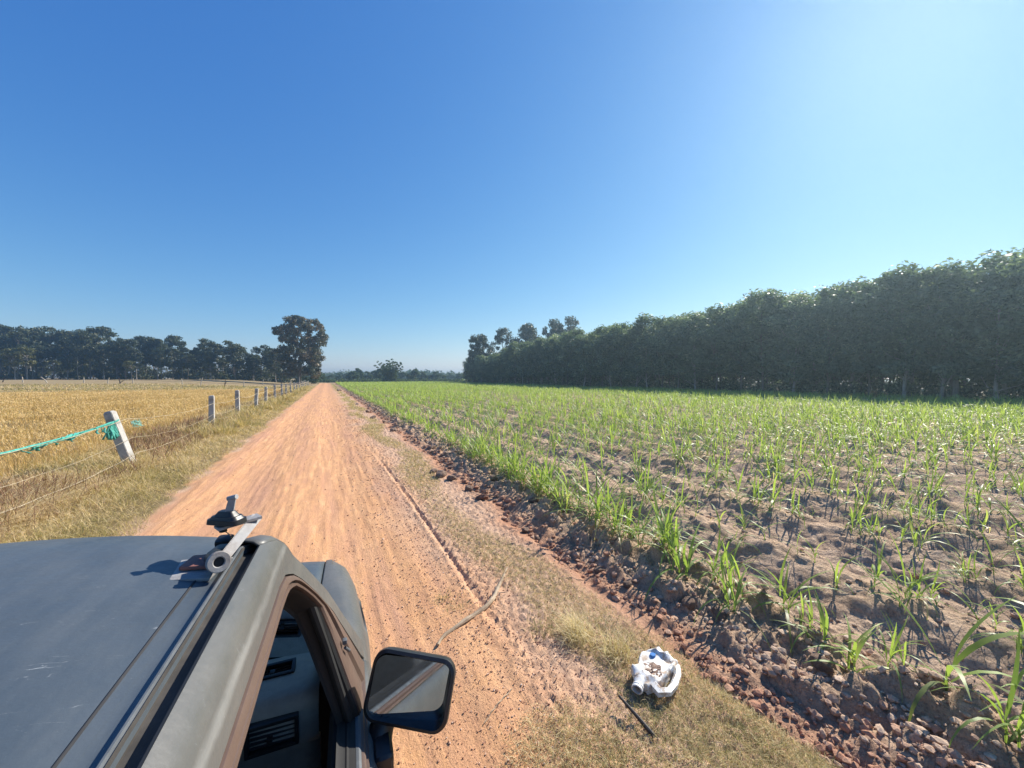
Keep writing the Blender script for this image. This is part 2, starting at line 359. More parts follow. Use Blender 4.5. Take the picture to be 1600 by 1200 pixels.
# ---- right verge: short, half dead turf in patches
def right_patch(X, Y):
    p = np.exp(-((X - 1.72 - .2 * np.sin(Y * .8)) / .34) ** 2) * (.1 + 1.75 * fbm(X * 1.6, Y * 1.1, 111, 3))
    p += 1.2 * np.exp(-(((X - 1.12) / .38) ** 2 + ((Y - 1.55) / .42) ** 2))
    p += 1.0 * np.exp(-(((X - 2.05) / .28) ** 2 + ((Y - 1.2) / .9) ** 2))
    p += .5 * np.exp(-((X - 1.3) / .4) ** 2) * (fbm(X * 1.1, Y * .5, 112, 2) > .56) * smoothstep(6, 10, Y)
    return p * (X < scarp(Y) + .05)
def right_grass():
    n = 260000; Y = sampY(n, .75, 120, 1.3); X = U(.55, 2.5, n); p = right_patch(X, Y)
    k = rng.random(n) < np.clip((p - .38) * 2.0, 0, 1); X, Y = X[k], Y[k]; n = len(X); s_ = np.clip(Y / 4, .7, 8)
    tint = np.clip(.46 + .6 * (fbm(X * 3, Y * 3, 113, 2) - .42) + .27 * rng.standard_normal(n), 0, .98)
    return ribbons(pts(X, Y, -.004), U(0, 2 * PI, n), U(.025, .10, n) * s_ ** .25, .0029 * s_, U(.15, 1.3, n), U(.2, 2.2, n), 3, tint, U(-.6, .6, n), curl=U(-1.5, 1.5, n))
M_turf = leafmat('turf', [(0, (.15, .17, .06)), (.2, (.33, .29, .13)), (.42, (.46, .37, .19)), (.7, (.62, .51, .28)), (.9, (.78, .68, .45)), (1, (.3, .2, .12))], .3, .7, .2)
def stubble_tuft(cx, cy, n, L, tlo=.5, thi=.95, rad=.06, az0=None):
    X = cx + rad * rng.standard_normal(n); Y = cy + rad * rng.standard_normal(n)
    az = U(0, 2 * PI, n) if az0 is None else az0 + .8 * rng.standard_normal(n)
    return ribbons(pts(X, Y), az, U(.4, 1, n) * L, .0032, U(.5, 1.4, n), U(.1, 1.3, n), 4, U(tlo, thi, n), curl=U(-.5, .5, n))
stuff('verge_turf', [right_grass(), stubble_tuft(1.72, 2.35, 420, .26, az0=R(140)), stubble_tuft(1.85, 2.1, 260, .2), stubble_tuft(1.5, 2.55, 120, .14, .1, .4), stubble_tuft(.93, 3.3, 60, .08, 0, .3, .05),
                     stubble_tuft(-3.72, 11.2, 160, .35, .4, .9, .1), stubble_tuft(1.0, 3.1, 50, .1, 0, .3)], M_turf,
      'short half dead turf growing in patches between the road and the ploughed soil', 'grass')

# ------------------------------------------------------------------ loose soil and gravel
ICO = bmesh.new(); bmesh.ops.create_icosphere(ICO, subdivisions=1, radius=1)
ICO_V = np.array([v.co[:] for v in ICO.verts]); ICO_F = np.array([[v.index for v in f.verts] for f in ICO.faces]); ICO.free()
def crumbs(X, Y, size, tint, sink=.3):
    N = len(X); nv = len(ICO_V)
    J = rng.uniform(.65, 1.25, (N, nv, 1)); sc3 = np.stack([U(.7, 1.3, N), U(.7, 1.3, N), U(.45, .95, N)], -1)
    a = U(0, 2 * PI, N); V = ICO_V[None] * J * sc3[:, None, :] * size[:, None, None]
    x = V[..., 0] * np.cos(a)[:, None] - V[..., 1] * np.sin(a)[:, None]; y = V[..., 0] * np.sin(a)[:, None] + V[..., 1] * np.cos(a)[:, None]
    z = V[..., 2] + (height(X, Y) + size * (.7 - sink))[:, None]
    V = np.stack([x + X[:, None], y + Y[:, None], z], -1)
    F = (np.arange(N)[:, None, None] * nv + ICO_F[None]).reshape(-1, 3)
    return V.reshape(-1, 3), F, np.repeat(tint, nv)
def tintmat(name, stops, rough=.95):
    m, t, b = mat(name); a = nd(t, 'ShaderNodeAttribute'); a.attribute_name = 'tint'
    c = ramp(t, a.outputs['Fac'], stops); n = noise(t, 60, 4, .7)
    c = mixc(t, .6, c, ramp(t, n, [(.3, (.45, .45, .45)), (.7, (1.25, 1.25, 1.25))]), 'MULTIPLY')
    t.links.new(c, b.inputs['Base Color']); b.inputs['Roughness'].default_value = rough; b.inputs['Specular IOR Level'].default_value = .15
    bump(t, b, n, .6, .01); return m
M_soil = tintmat('soil_crumbs', [(0, (.44, .23, .145)), (.3, (.46, .29, .20)), (.6, (.50, .36, .26)), (1, (.64, .49, .37))])
M_grav = tintmat('laterite_gravel', [(0, (.24, .11, .075)), (.5, (.44, .25, .17)), (.8, (.62, .42, .30)), (1, (.7, .55, .44))])
def soil_crumbs():
    n = 12000; Y = sampY(n, .6, 60, 1.15); s = np.abs(rng.standard_normal(n)) * .6 + .03; far = rng.random(n) < .3
    X = scarp(Y) + np.where(far, U(.3, 5.5, n), s)
    size = (.003 + .034 * rng.random(n) ** 6) * np.clip((Y / 3) ** .45, .9, 2.6)
    tint = np.clip(smoothstep(0, .7, X - scarp(Y)) * .6 + .2 * rng.standard_normal(n), 0, 1)
    return crumbs(X, Y, size, tint)
def gravel():
    n = 30000; Y = sampY(n, .7, 30, 1.45); X = np.where(rng.random(n) < .91, 1.25 + .45 * rng.standard_normal(n), U(-1.9, 1.2, n))
    k = (X < scarp(Y)) & (X > lroad(Y)); X, Y = X[k], Y[k]; n = len(X)
    size = (.0020 + .0055 * rng.random(n) ** 4) * np.clip((Y / 2.5) ** .5, .9, 3)
    return crumbs(X, Y, size, rng.random(n), .1)
stuff('soil_crumbs', [soil_crumbs()], M_soil, 'crumbled soil lumps along the ploughed edge of the sugarcane field', 'soil', False)
stuff('gravel', [gravel()], M_grav, 'fine red laterite gravel scattered over the road shoulder', 'gravel', False)
# countable big clods
def clod_mesh(seed, sub_=4):
    bm = bmesh.new(); bmesh.ops.create_icosphere(bm, subdivisions=sub_, radius=1)
    V = np.array([v.co[:] for v in bm.verts]); r2 = np.random.default_rng(seed)
    for k in range(9):       # flat broken faces
        n_ = r2.standard_normal(3); n_ /= np.linalg.norm(n_); dcut = r2.uniform(.55, .8); d = V @ n_; V -= np.clip(d - dcut, 0, None)[:, None] * n_ * .9
    f = .75 + .35 * fbm(V[:, 0] * 2 + seed, V[:, 1] * 2 + V[:, 2], seed, 3) + .22 * (fbm(V[:, 0] * 6 + V[:, 2] * 5, V[:, 1] * 6 - V[:, 2] * 3, seed + 5, 4, .65) - .5)
    V = V * f[:, None] * np.array([1.15, .9, .7])
    for v, c_ in zip(bm.verts, V): v.co = c_
    for f_ in bm.faces: f_.smooth = True
    me = bpy.data.meshes.new('dirt_clod'); bm.to_mesh(me); bm.free(); return me
def rockmat(name, lo, hi, dk):
    m, t, b = mat(name); n = noise(t, 2.5, 8, .7); n2 = noise(t, 14, 6, .7)
    c = ramp(t, n, [(.3, lo), (.7, hi)]); c = mixc(t, ramp(t, n2, [(.38, (.8, .8, .8)), (.5, (0, 0, 0))]), c, dk)
    t.links.new(c, b.inputs['Base Color']); b.inputs['Roughness'].default_value = .95; b.inputs['Specular IOR Level'].default_value = .15
    bump(t, b, n2, 1, .06); return m
M_clod = rockmat('clod_earth', (.30, .20, .155), (.48, .35, .27), (.17, .11, .085))
M_clodr = rockmat('clod_red', (.32, .16, .115), (.48, .26, .18), (.2, .09, .065))
clods = [clod_mesh(i + 3) for i in range(5)]
clodlist = [  # x, y, size, red?, label
    (2.02, 7.45, .15, 0, 'largest brown clod at the head of the clod line on the road edge'), (2.16, 7.1, .12, 0, 'brown clod leaning on the largest clod of the road edge'),
    (2.22, 6.35, .10, 0, 'brown clod next down the verge from the large pair'), (2.24, 5.75, .10, 1, 'reddish clod lowest of the four along the turf edge'),
    (1.98, 7.85, .09, 0, 'small clod just beyond the largest clod'),
    (2.48, 3.1, .06, 1, 'round red clod on the bank above the white can'), (2.52, 2.75, .055, 1, 'red clod below the round red clod on the bank'),
    (2.75, 2.25, .075, 0, 'flat grey brown clod on the crest of the ploughed bank'), (2.85, 2.05, .06, 0, 'angular clod beside the flat grey brown clod'),
    (2.3, 4.35, .06, 1, 'red clod at the scarp beside the greenest turf patch'), (2.36, 4.15, .045, 1, 'smaller red clod at the scarp touching the turf'),
    (2.9, 5.2, .09, 0, 'dark grey clod on the ploughed ridge before the first cane row'), (2.8, 6.6, .1, 0, 'broad clod on the ploughed ridge left of the first cane clumps'),
    (2.62, 10.5, .12, 0, 'clod on the field edge past the large pair'), (2.2, 14.5, .13, 0, 'clod by the road edge about mid way to the far trees'),
    (2.0, 19.5, .14, 0, 'lone dark clod on the far road edge'), (2.1, 23, .17, 0, 'pale clod heap on the far road edge'), (2.3, 17.5, .14, 0, 'clod between the mid way clod and the lone dark one'),
    (2.0, 30, .16, 0, 'distant clod near where the road narrows'), (1.7, 62, .35, 0, 'dark heap of soil beside the far end of the road'), (2.9, 1.35, .07, 0, 'clod at the bottom edge of the ploughed bank'),
    (4.1, 4.6, .09, 0, 'smooth clod between the first and second cane rows')]
for i, (x, y, s, red, lab) in enumerate(clodlist):
    me = clods[i % 5]
    o = bpy.data.objects.new('dirt_clod', me.copy() if red else me); C.objects.link(o)
    if not o.data.materials: o.data.materials.append(M_clodr if red else M_clod)
    o.location = (x, y, float(zat(x, y)[0]) + s * .3); o.scale = (s, s, s); o.rotation_euler = (U(-.3, .3, 1)[0], U(-.3, .3, 1)[0], U(0, 6, 1)[0])
    tag(o, lab, 'dirt clod', 'dirt clods along the ploughed edge')

# ------------------------------------------------------------------ sugarcane
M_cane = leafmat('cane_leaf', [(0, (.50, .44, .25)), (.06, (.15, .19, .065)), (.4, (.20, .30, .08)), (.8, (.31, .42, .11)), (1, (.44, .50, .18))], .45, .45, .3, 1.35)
def cane(seed, nl, Hs, nseg=7, wide=1.0, nst=1):
    global rng
    keep = rng; rng = np.random.default_rng(seed); out = []
    for s in range(nst):
        bx, by = (0, 0) if nst == 1 else rng.uniform(-.13, .13, 2)
        n = max(2, int(nl * 1.35) // nst + (rng.random() < .5)); k = np.arange(n) / max(1, n - 1)
        hh_ = Hs * rng.uniform(.75, 1.1)
        P = np.stack([np.full(n, bx) + .01 * rng.standard_normal(n), np.full(n, by) + .01 * rng.standard_normal(n), .02 + .22 * hh_ * k], -1)
        az = rng.uniform(0, 2 * PI) + k * n * 2.6 + .4 * rng.standard_normal(n)
        L = hh_ * (.75 + .45 * rng.random(n)); th = .85 + .65 * k + .1 * rng.standard_normal(n); bend = (2.6 - 1.5 * k) * rng.uniform(.5, 1.15, n)
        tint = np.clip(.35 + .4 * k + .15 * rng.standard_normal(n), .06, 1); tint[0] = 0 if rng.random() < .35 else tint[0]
        out.append(ribbons(P, az, L, .0185 * wide * (.6 + Hs), th, bend, nseg, tint, U(-.35, .35, n), .3, U(-.5, .5, n)))
        if nseg > 4:    # short stalk
            out.append(ribbons(np.array([[bx, by, -.03]] * 2), np.array([0, 1.57]), .30 * hh_, .013, np.full(2, 1.5), 0, 4, np.array([.3, .35]), None, .1))
    rng = keep; return merge(out)
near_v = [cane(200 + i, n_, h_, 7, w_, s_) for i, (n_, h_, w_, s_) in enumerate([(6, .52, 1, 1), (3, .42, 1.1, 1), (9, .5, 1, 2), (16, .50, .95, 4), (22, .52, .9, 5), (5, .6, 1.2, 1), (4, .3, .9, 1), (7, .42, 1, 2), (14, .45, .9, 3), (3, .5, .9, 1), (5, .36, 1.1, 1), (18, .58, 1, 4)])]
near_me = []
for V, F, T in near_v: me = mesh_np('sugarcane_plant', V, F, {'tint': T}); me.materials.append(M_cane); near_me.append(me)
far_v = [cane(300 + i, n_, h_, 3, w_, s_) for i, (n_, h_, w_, s_) in enumerate([(5, .5, 1.4, 1), (8, .48, 1.2, 2), (11, .5, 1.2, 3), (6, .4, 1.5, 1), (9, .55, 1.2, 2)])]
plants = []
for i in range(36):
    X0 = 3.2 + 1.3 * i; y = .45 + rng.random() * .4
    while y < 149:
        x = X0 + .12 * rng.standard_normal() - .16 * (float(vn(np.array([y * .5]), np.array([X0 * .4]), 71)[0]) - .5)
        dens = fbm(np.array([x * .18]), np.array([y * .12]), 120, 2)[0]
        if x < TLX(y) - 1.2 and (i == 0 or rng.random() < .96 - .40 * (dens < .40)) :
            plants.append((x, y, i, dens))
        y += (.17 if i == 0 else .135 if y < 12 else .16) * rng.uniform(.55, 1.5) * (1 if y < 30 else 1.15)
def hfov(x, y):
    c_, s_ = math.cos(R(YAW)), math.sin(R(YAW)); d = x * s_ + y * c_; u = x * c_ - y * s_
    return d, u
plants = [p for p in plants if hfov(p[0], p[1])[0] > .3]
def visible(p):
    d, u = hfov(p[0], p[1]); return d > .5 and abs(u / d) < 1.37 and H / d < 1.03
plants.sort(key=lambda p: (not visible(p), hfov(p[0], p[1])[0]))
# a few picked out ones first
picked = [(3.27, 1.0 - .1, 5, 1.15, 'tall sugarcane plant with long arching leaves, nearest whole one at the lower right'), (3.40, .62, 2, 1.0, 'sugarcane plant cut by the lower right corner, nearest of all'),
          (4.28, 1.45, 9, .95, 'single upright sugarcane shoot with a hooked tip at the right edge'), (3.1, 3.9, 11, 1.15, 'largest bushy sugarcane clump of the first row, right of the white can'),
          (3.3, 5.4, 11, 1.2, 'tall bright sugarcane clump where the first row meets the clods')]
for x, y, v_, s, lab in picked:
    o = bpy.data.objects.new('sugarcane_plant', near_me[v_]); C.objects.link(o); o.location = (x, y, float(zat(x, y)[0])); o.scale = (s, s, s); o.rotation_euler = (0, 0, rng.uniform(0, 6))
    tag(o, lab, 'sugarcane plant', 'young sugarcane plants in rows')
ordn = ['first', 'second', 'third', 'fourth', 'fifth', 'sixth', 'seventh', 'eighth', 'ninth', 'tenth']
def cane_label(x, y, i, v_):
    size = {0: 'slender', 1: 'small', 2: 'leafy', 3: 'bushy', 4: 'dense', 5: 'tall', 6: 'tiny', 7: 'low', 8: 'bushy', 9: 'thin', 10: 'short', 11: 'big'}[v_]
    where = 'nearest' if y < 3 else 'a few steps ahead' if y < 6 else 'level with the large clods' if y < 9 else 'past the large clods'
    row = f'the {ordn[i]} row from the road' if i < 10 else 'the far right rows'
    return f'{size} young sugarcane plant in {row}, {where}'
picked_xy = [(p[0], p[1]) for p in picked]; cnt = 0; rest = []
for (x, y, i, dn) in plants:
    if cnt < 293 and visible((x, y)):
        if any((x - a) ** 2 + (y - b_) ** 2 < .05 for a, b_ in picked_xy): continue
        if i > 0 and y < 6 and rng.random() < .12: continue
        v_ = int(rng.choice([3, 4, 8, 11, 2, 8, 4]) if (i == 0) else rng.choice([0, 0, 1, 2, 5, 6, 7, 7, 8, 9, 10, 0, 5]))
        if i == 0 and y < 2.6: v_ = int(rng.choice([2, 7, 3, 8]))
        o = bpy.data.objects.new('sugarcane_plant', near_me[v_]); C.objects.link(o)
        s = rng.uniform(.85, 1.25) if i == 0 and y > 2.2 else rng.uniform(.75, 1.2) if y < 9 and y > 3 else rng.uniform(.6, 1.0) if y <= 3 else rng.uniform(.75, 1.25); o.location = (x, y, float(zat(x, y)[0])); o.scale = (s, s, s * rng.uniform(.85, 1.15)); o.rotation_euler = (rng.uniform(-.12, .12), rng.uniform(-.12, .12), rng.uniform(0, 6.28))
        tag(o, cane_label(x, y, i, v_), 'sugarcane plant', 'young sugarcane plants in rows'); cnt += 1
    else: rest.append((x, y, i))
def cane_mass(rest):
    out = []; A = np.array(rest); z = height(A[:, 0], A[:, 1]); vi = rng.integers(0, len(far_v), len(A)); near = (A[:, 1] ** 2 + A[:, 0] ** 2) < 15 ** 2
    for k in range(len(far_v) + 4):
        if k < len(far_v): sel = np.where((vi == k) & ~near)[0]; V, F, T = far_v[k]
        else: sel = np.where((vi % 4 == k - len(far_v)) & near)[0]; V, F, T = near_v[[0, 2, 7, 5][k - len(far_v)]]
        if not len(sel): continue
        n = len(sel); a = U(0, 2 * PI, n); s = U(.7, 1.2, n) * (1 + .1 * fbm(A[sel, 0] * .1, A[sel, 1] * .1, 130, 2)); wide = 1.0
        x = (V[None, :, 0] * np.cos(a)[:, None] - V[None, :, 1] * np.sin(a)[:, None]) * s[:, None] + A[sel, 0][:, None]
        y = (V[None, :, 0] * np.sin(a)[:, None] + V[None, :, 1] * np.cos(a)[:, None]) * s[:, None] + A[sel, 1][:, None]
        zz = V[None, :, 2] * s[:, None] + z[sel][:, None]
        Vn = np.stack([x, y, zz], -1).reshape(-1, 3); Fn = (np.arange(n)[:, None, None] * len(V) + F[None]).reshape(-1, F.shape[1])
        Tn = (T[None] + U(-.12, .15, n)[:, None]).clip(.0, 1).ravel(); out.append((Vn, Fn, Tn))
    return out
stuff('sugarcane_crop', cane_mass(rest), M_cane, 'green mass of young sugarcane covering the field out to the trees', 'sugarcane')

# ------------------------------------------------------------------ trees
def tube(path, rad, ns=7):
    path = np.array(path, float); n = len(path); V = []
    for i in range(n):
        d = path[min(i + 1, n - 1)] - path[max(i - 1, 0)]; d /= np.linalg.norm(d) + 1e-9
        a = np.cross(d, [0, 0, 1] if abs(d[2]) < .9 else [1, 0, 0]); a /= np.linalg.norm(a); b_ = np.cross(d, a)
        for k in range(ns):
            q = 2 * PI * k / ns; V.append(path[i] + rad[i] * (math.cos(q) * a + math.sin(q) * b_))
    F = [[i * ns + k, i * ns + (k + 1) % ns, (i + 1) * ns + (k + 1) % ns, (i + 1) * ns + k] for i in range(n - 1) for k in range(ns)]
    return np.array(V), np.array(F)
def join(vf):
    Vs, Fs = [], []; o = 0
    for V, F in vf: Vs.append(V); Fs.append(F + o); o += len(V)
    return np.concatenate(Vs), np.concatenate(Fs)
def make_tree(seed, Ht, cb, rad, ncl, per, leaf, env='oval', trunk_r=.2, fork=0, crad=1.3, flat=.75):
    """returns trunk mesh and crown mesh; env shapes the radius of the crown with height"""
    r2 = np.random.default_rng(seed); vf = []
    wob = np.cumsum(r2.normal(0, .12, (9, 2)), 0) * Ht / 16
    tp = [(wob[k, 0] if k else 0, wob[k, 1] if k else 0, Ht * .9 * k / 8 - (.3 if k == 0 else 0)) for k in range(9)]
    vf.append(tube(tp, [trunk_r * (1.25 if k == 0 else (1 - k / 8.6)) for k in range(9)], 8))
    cl = []
    for k in range(ncl):
        u = r2.random() ** .85; z = cb + (Ht - cb) * u
        if env == 'oval': e = math.sin(PI * min(1, .12 + .86 * u)) ** .55
        elif env == 'top': e = (.35 + .65 * min(1, u * 1.9)) * math.sqrt(max(0, 1 - max(0, (u - .62) / .4) ** 2))
        else: e = (.75 + .25 * u) * math.sqrt(max(.02, 1 - max(0, (u - .7) / .32) ** 2))
        rr = rad * e * math.sqrt(r2.uniform(.12, 1)) * r2.uniform(.8, 1.12); a = r2.uniform(0, 2 * PI)
        tz = np.interp(z, [p[2] for p in tp], [p[0] for p in tp]); ty = np.interp(z, [p[2] for p in tp], [p[1] for p in tp])
        cl.append((tz + rr * math.cos(a), ty + rr * math.sin(a), z, tz, ty))
    for (x, y, z, tx, ty) in cl[::max(1, len(cl) // 16)]:
        z0 = max(cb * .6, z - r2.uniform(.1, .22) * Ht); a0 = np.array([tx, ty, z0]); a2 = np.array([x, y, z]); mid = a0 * .5 + a2 * .5 + np.array([0, 0, -.05 * Ht * r2.random()])
        br = trunk_r * .42 * (1 - z0 / Ht * .6); vf.append(tube([a0, mid, a2], [br, br * .65, br * .2], 5))
    TV, TF = join(vf)
    tm = mesh_np('trunk', TV, TF)
    cx = np.array([c_[:3] for c_ in cl]); n = ncl * per; i = np.repeat(np.arange(ncl), per)
    d = r2.standard_normal((n, 3)); d /= np.linalg.norm(d, axis=1)[:, None]; cr = crad * r2.uniform(.6, 1.25, ncl)[i]
    P = cx[i] + d * (r2.random(n) ** .45 * cr)[:, None] * np.array([1, 1, flat])
    nn = d * .6 + r2.standard_normal((n, 3)) * .7 + np.array([0, 0, .35]); nn /= np.linalg.norm(nn, axis=1)[:, None]
    a = np.cross(nn, r2.standard_normal((n, 3))); a /= np.linalg.norm(a, axis=1)[:, None]; b_ = np.cross(nn, a)
    s = leaf * r2.uniform(.6, 1.35, n)[:, None]
    V = np.stack([P - a * s, P - b_ * s * .45, P + a * s, P + b_ * s * .45], 1).reshape(-1, 3)
    F = np.arange(n * 4).reshape(n, 4); ct = r2.random(ncl)
    T = np.repeat(np.clip(.6 * ct[i] + .4 * r2.random(n), 0, 1), 4)
    cm = mesh_np('crown', V, F, {'tint': T}, False)
    return tm, cm
M_bark = simple('bark', (.16, .13, .10), .9, var=.4, scale=3)
M_barkp = simple('pale_bark', (.34, .31, .27), .85, var=.35, scale=3)
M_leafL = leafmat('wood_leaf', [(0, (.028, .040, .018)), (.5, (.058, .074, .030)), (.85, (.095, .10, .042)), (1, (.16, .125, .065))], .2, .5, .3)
M_leafB = leafmat('big_tree_leaf', [(0, (.04, .05, .026)), (.4, (.085, .09, .05)), (.75, (.19, .15, .10)), (1, (.38, .31, .23))], .25, .5, .35)
M_leafY = leafmat('yellowing_leaf', [(0, (.07, .075, .02)), (.5, (.11, .115, .035)), (1, (.17, .15, .05))], .3, .5, .3)
M_leafR = leafmat('plantation_leaf', [(0, (.06, .10, .07)), (.5, (.12, .17, .11)), (.8, (.19, .25, .16)), (1, (.48, .52, .38))], .48, .5, .5)  # palest tint is raised to stand in for sunlit leaf flecks
M_leafF = leafmat('far_leaf', [(0, (.04, .065, .03)), (.5, (.065, .10, .045)), (1, (.11, .15, .065))], .3, .6, .2)
def tree_proto(tm, cm, bark, leaf, name='tree'):
    tm.materials.append(bark); cm.materials.append(leaf); return (tm, cm, name)
def plant_tree(pr, x, y, z, s, rz, label, group=None, cat='tree', sxy=1.0):
    tm, cm, name = pr; e = empty(name, (x, y, z), rz); e.scale = (s * sxy, s * sxy, s)
    a = bpy.data.objects.new('trunk', tm); C.objects.link(a); a.parent = e
    a = bpy.data.objects.new('crown', cm); C.objects.link(a); a.parent = e
    tag(e, label, cat, group); return e
def cw(u, d):     # column u of the photo at depth d along the view -> road axes
    x = (u - 800) / 601 * d; c_, s_ = math.cos(R(YAW)), math.sin(R(YAW)); return x * c_ + d * s_, -x * s_ + d * c_
# big lone tree by the fence end
pr = tree_proto(*make_tree(11, 19.5, 2.2, 7.2, 210, 120, .33, 'col', .55, crad=1.25, flat=.8), M_bark, M_leafB)
x, y = cw(467, 112); plant_tree(pr, x, y, -.1, 1, .4, 'big lone tree with mottled brown and green crown where the fence ends')
pr = tree_proto(*make_tree(12, 6.5, .6, 2.6, 30, 70, .3, 'oval', .12, crad=1.0), M_bark, M_leafF, 'shrub'); x, y = cw(487, 118); plant_tree(pr, x, y, 0, 1, .4, 'small green bush at the right foot of the big lone tree', cat='shrub')
# left wood
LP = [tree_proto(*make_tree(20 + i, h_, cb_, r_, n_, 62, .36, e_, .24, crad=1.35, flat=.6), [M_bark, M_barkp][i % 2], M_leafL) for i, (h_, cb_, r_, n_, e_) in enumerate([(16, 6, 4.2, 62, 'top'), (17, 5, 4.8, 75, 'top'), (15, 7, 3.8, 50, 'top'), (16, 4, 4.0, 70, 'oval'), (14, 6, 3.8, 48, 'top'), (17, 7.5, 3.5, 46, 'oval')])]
PY = tree_proto(*make_tree(31, 9.5, 4.6, 3.6, 30, 60, .34, 'top', .16, crad=1.1, flat=.5), M_barkp, M_leafY)
sky_l = [(0, 514), (40, 512), (62, 522), (95, 511), (125, 522), (155, 511), (175, 518), (190, 533), (210, 528), (235, 524), (258, 540), (275, 530), (300, 545), (325, 536), (350, 537), (372, 538), (388, 545), (410, 538), (440, 545)]
lu = [a for a, _ in sky_l]; lt = [b_ for _, b_ in sky_l]
k = 0
wl = ['tall dark broadleaf tree', 'rounded dark tree', 'slim dark tree', 'broad crowned dark tree', 'lower dark tree', 'tall open crowned tree']
for row, (d0, n) in enumerate([(127, 23), (134, 21), (142, 20)]):
    for i in range(n):
        u = -70 + (i + .5 + .3 * rng.standard_normal()) * 510 / n; d = d0 + rng.uniform(-2.5, 2.5) - (u < 80) * 0; x, y = cw(u, d)
        if u > 452: continue
        z = float(zat(x, y)[0]); top = np.interp(u, lu, lt); want = (590 - top) / 601 * d + H - z; v_ = int(rng.integers(0, 6)); base_h = [16, 17, 15, 16, 14, 17][v_]
        s = want / base_h * (rng.uniform(.68, 1.0) if row == 0 else rng.uniform(.8, 1.08))
        zone = 'far left' if u < 90 else 'left half' if u < 210 else 'middle' if u < 330 else 'by the lone tree'
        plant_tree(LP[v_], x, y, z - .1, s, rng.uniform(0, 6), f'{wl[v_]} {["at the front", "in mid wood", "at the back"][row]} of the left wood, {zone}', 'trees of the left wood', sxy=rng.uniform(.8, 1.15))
for u, d, s, lab in [(24, 116, .95, 'yellowing low crowned tree at the far left, left of the pair'), (43, 117, 1.0, 'yellowing tree with bare pale trunk standing out before the wood'), (85, 120, .62, 'thin yellow green sapling before the wood'), (206, 121, .6, 'bushy pale sapling at the middle of the wood edge'), (330, 121, .55, 'grey green sapling before the right half of the wood')]:
    x, y = cw(u, d); plant_tree(PY, x, y, float(zat(x, y)[0]), s, u, lab, 'small trees before the left wood')
# dark undergrowth inside the left wood
def clumps(cx, r_, per, leaf, seed, flat=.8):
    r2 = np.random.default_rng(seed); N = len(cx); n = N * per; i = np.repeat(np.arange(N), per)
    d = r2.standard_normal((n, 3)); d /= np.linalg.norm(d, axis=1)[:, None]; P = cx[i] + d * (r2.random(n) ** .5 * r_[i])[:, None] * np.array([1, 1, flat])
    a = r2.standard_normal((n, 3)); a /= np.linalg.norm(a, axis=1)[:, None]; b_ = np.cross(a, r2.standard_normal((n, 3))); b_ /= np.linalg.norm(b_, axis=1)[:, None]
    s = leaf * r2.uniform(.6, 1.3, n)[:, None]; V = np.stack([P - a * s, P - b_ * s * .5, P + a * s, P + b_ * s * .5], 1).reshape(-1, 3)
    return V, np.arange(n * 4).reshape(n, 4), np.repeat(r2.random(n), 4)
n = 420; uu = U(-90, 470, n); dd = U(129, 160, n); cx = []
for a, b_ in zip(uu, dd):
    x, y = cw(a, b_); cx.append((x, y, float(zat(x, y)[0]) + rng.uniform(.3, 1) ** 1.5 * (5.5 if b_ > 136 else 1.6)))
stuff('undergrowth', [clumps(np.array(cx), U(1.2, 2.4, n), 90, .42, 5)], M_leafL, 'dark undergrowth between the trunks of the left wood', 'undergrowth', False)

# right plantation
RP = [tree_proto(*make_tree(50 + i, h_, cb_, r_, n_, 75, .17, 'col', .11, crad=.85, flat=.85), [M_barkp, M_bark][i % 2], M_leafR) for i, (h_, cb_, r_, n_) in enumerate([(11.3, 1.9, 2.2, 95), (11.8, 2.6, 2.3, 90), (10.8, 1.6, 2.1, 90), (11.2, 3.0, 2.4, 92), (11.9, 2.3, 2.1, 85), (10.9, 2.4, 2.2, 94)])]
rl = ['dense dark plantation tree', 'tall leafy plantation tree', 'low branched plantation tree', 'high crowned plantation tree', 'narrow plantation tree', 'rounded plantation tree']
for row in range(4):
    y = -16 + row * 1.1
    while y < 121:
        x = TLX(y) + .6 + row * 2.9 + rng.uniform(-.4, .4); d, u = hfov(x, y)
        if d > 4:
            pu = 800 + 601 * u / d
            v_ = int(rng.integers(0, 6)); s = 1.0 * rng.uniform(.94, 1.04) * (1.03 - .07 * float(smoothstep(25, 60, np.array(y))) - .20 * float(smoothstep(70, 112, np.array(y)))) * (1.0 if row < 2 else 1.04)
            zone = 'beyond the right edge' if pu > 1620 else 'at the tall right end' if pu > 1420 else 'right of the sun glare' if pu > 1200 else 'in the middle of the line' if pu > 980 else 'toward the low far end'
            if pu < 2300: plant_tree(RP[v_], x, y, float(zat(x, y)[0]) - .05, s, rng.uniform(0, 6), f'{rl[v_]} in the {["front", "second", "third", "fourth", "fifth", "back"][row]} row {zone}', 'plantation trees on the right', sxy=rng.uniform(1.05, 1.35))
        y += 2.75 * rng.uniform(.8, 1.2)
n = 2600; yy = U(-12, 125, n); off = .8 + 29 * rng.random(n) ** 1.5; xx = TLX(yy) + off
cx = np.stack([xx, yy, zat(xx, yy) + U(.05, 1.1, n) + (off > 4) * U(0, 1.1, n) + (off > 8) * U(0, 1.8, n) + (off > 18) * U(0, 2.5, n)], -1)
stuff('plantation_undergrowth', [clumps(cx, U(.5, 1.1, n), 60, .18, 9)], M_leafR, 'low dark undergrowth along the foot of the right plantation', 'undergrowth', False)
n = 560; yy = U(-10, 118, n); off = U(12.5, 19, n); xx = TLX(yy) + off
stuff('rear_plantation', [clumps(np.stack([xx, yy, U(2.6, 8.6, n)], -1), U(.9, 1.8, n), 130, .2, 19)], M_leafR, 'dense rear rows of the right plantation seen through the front rows', 'plantation', False)
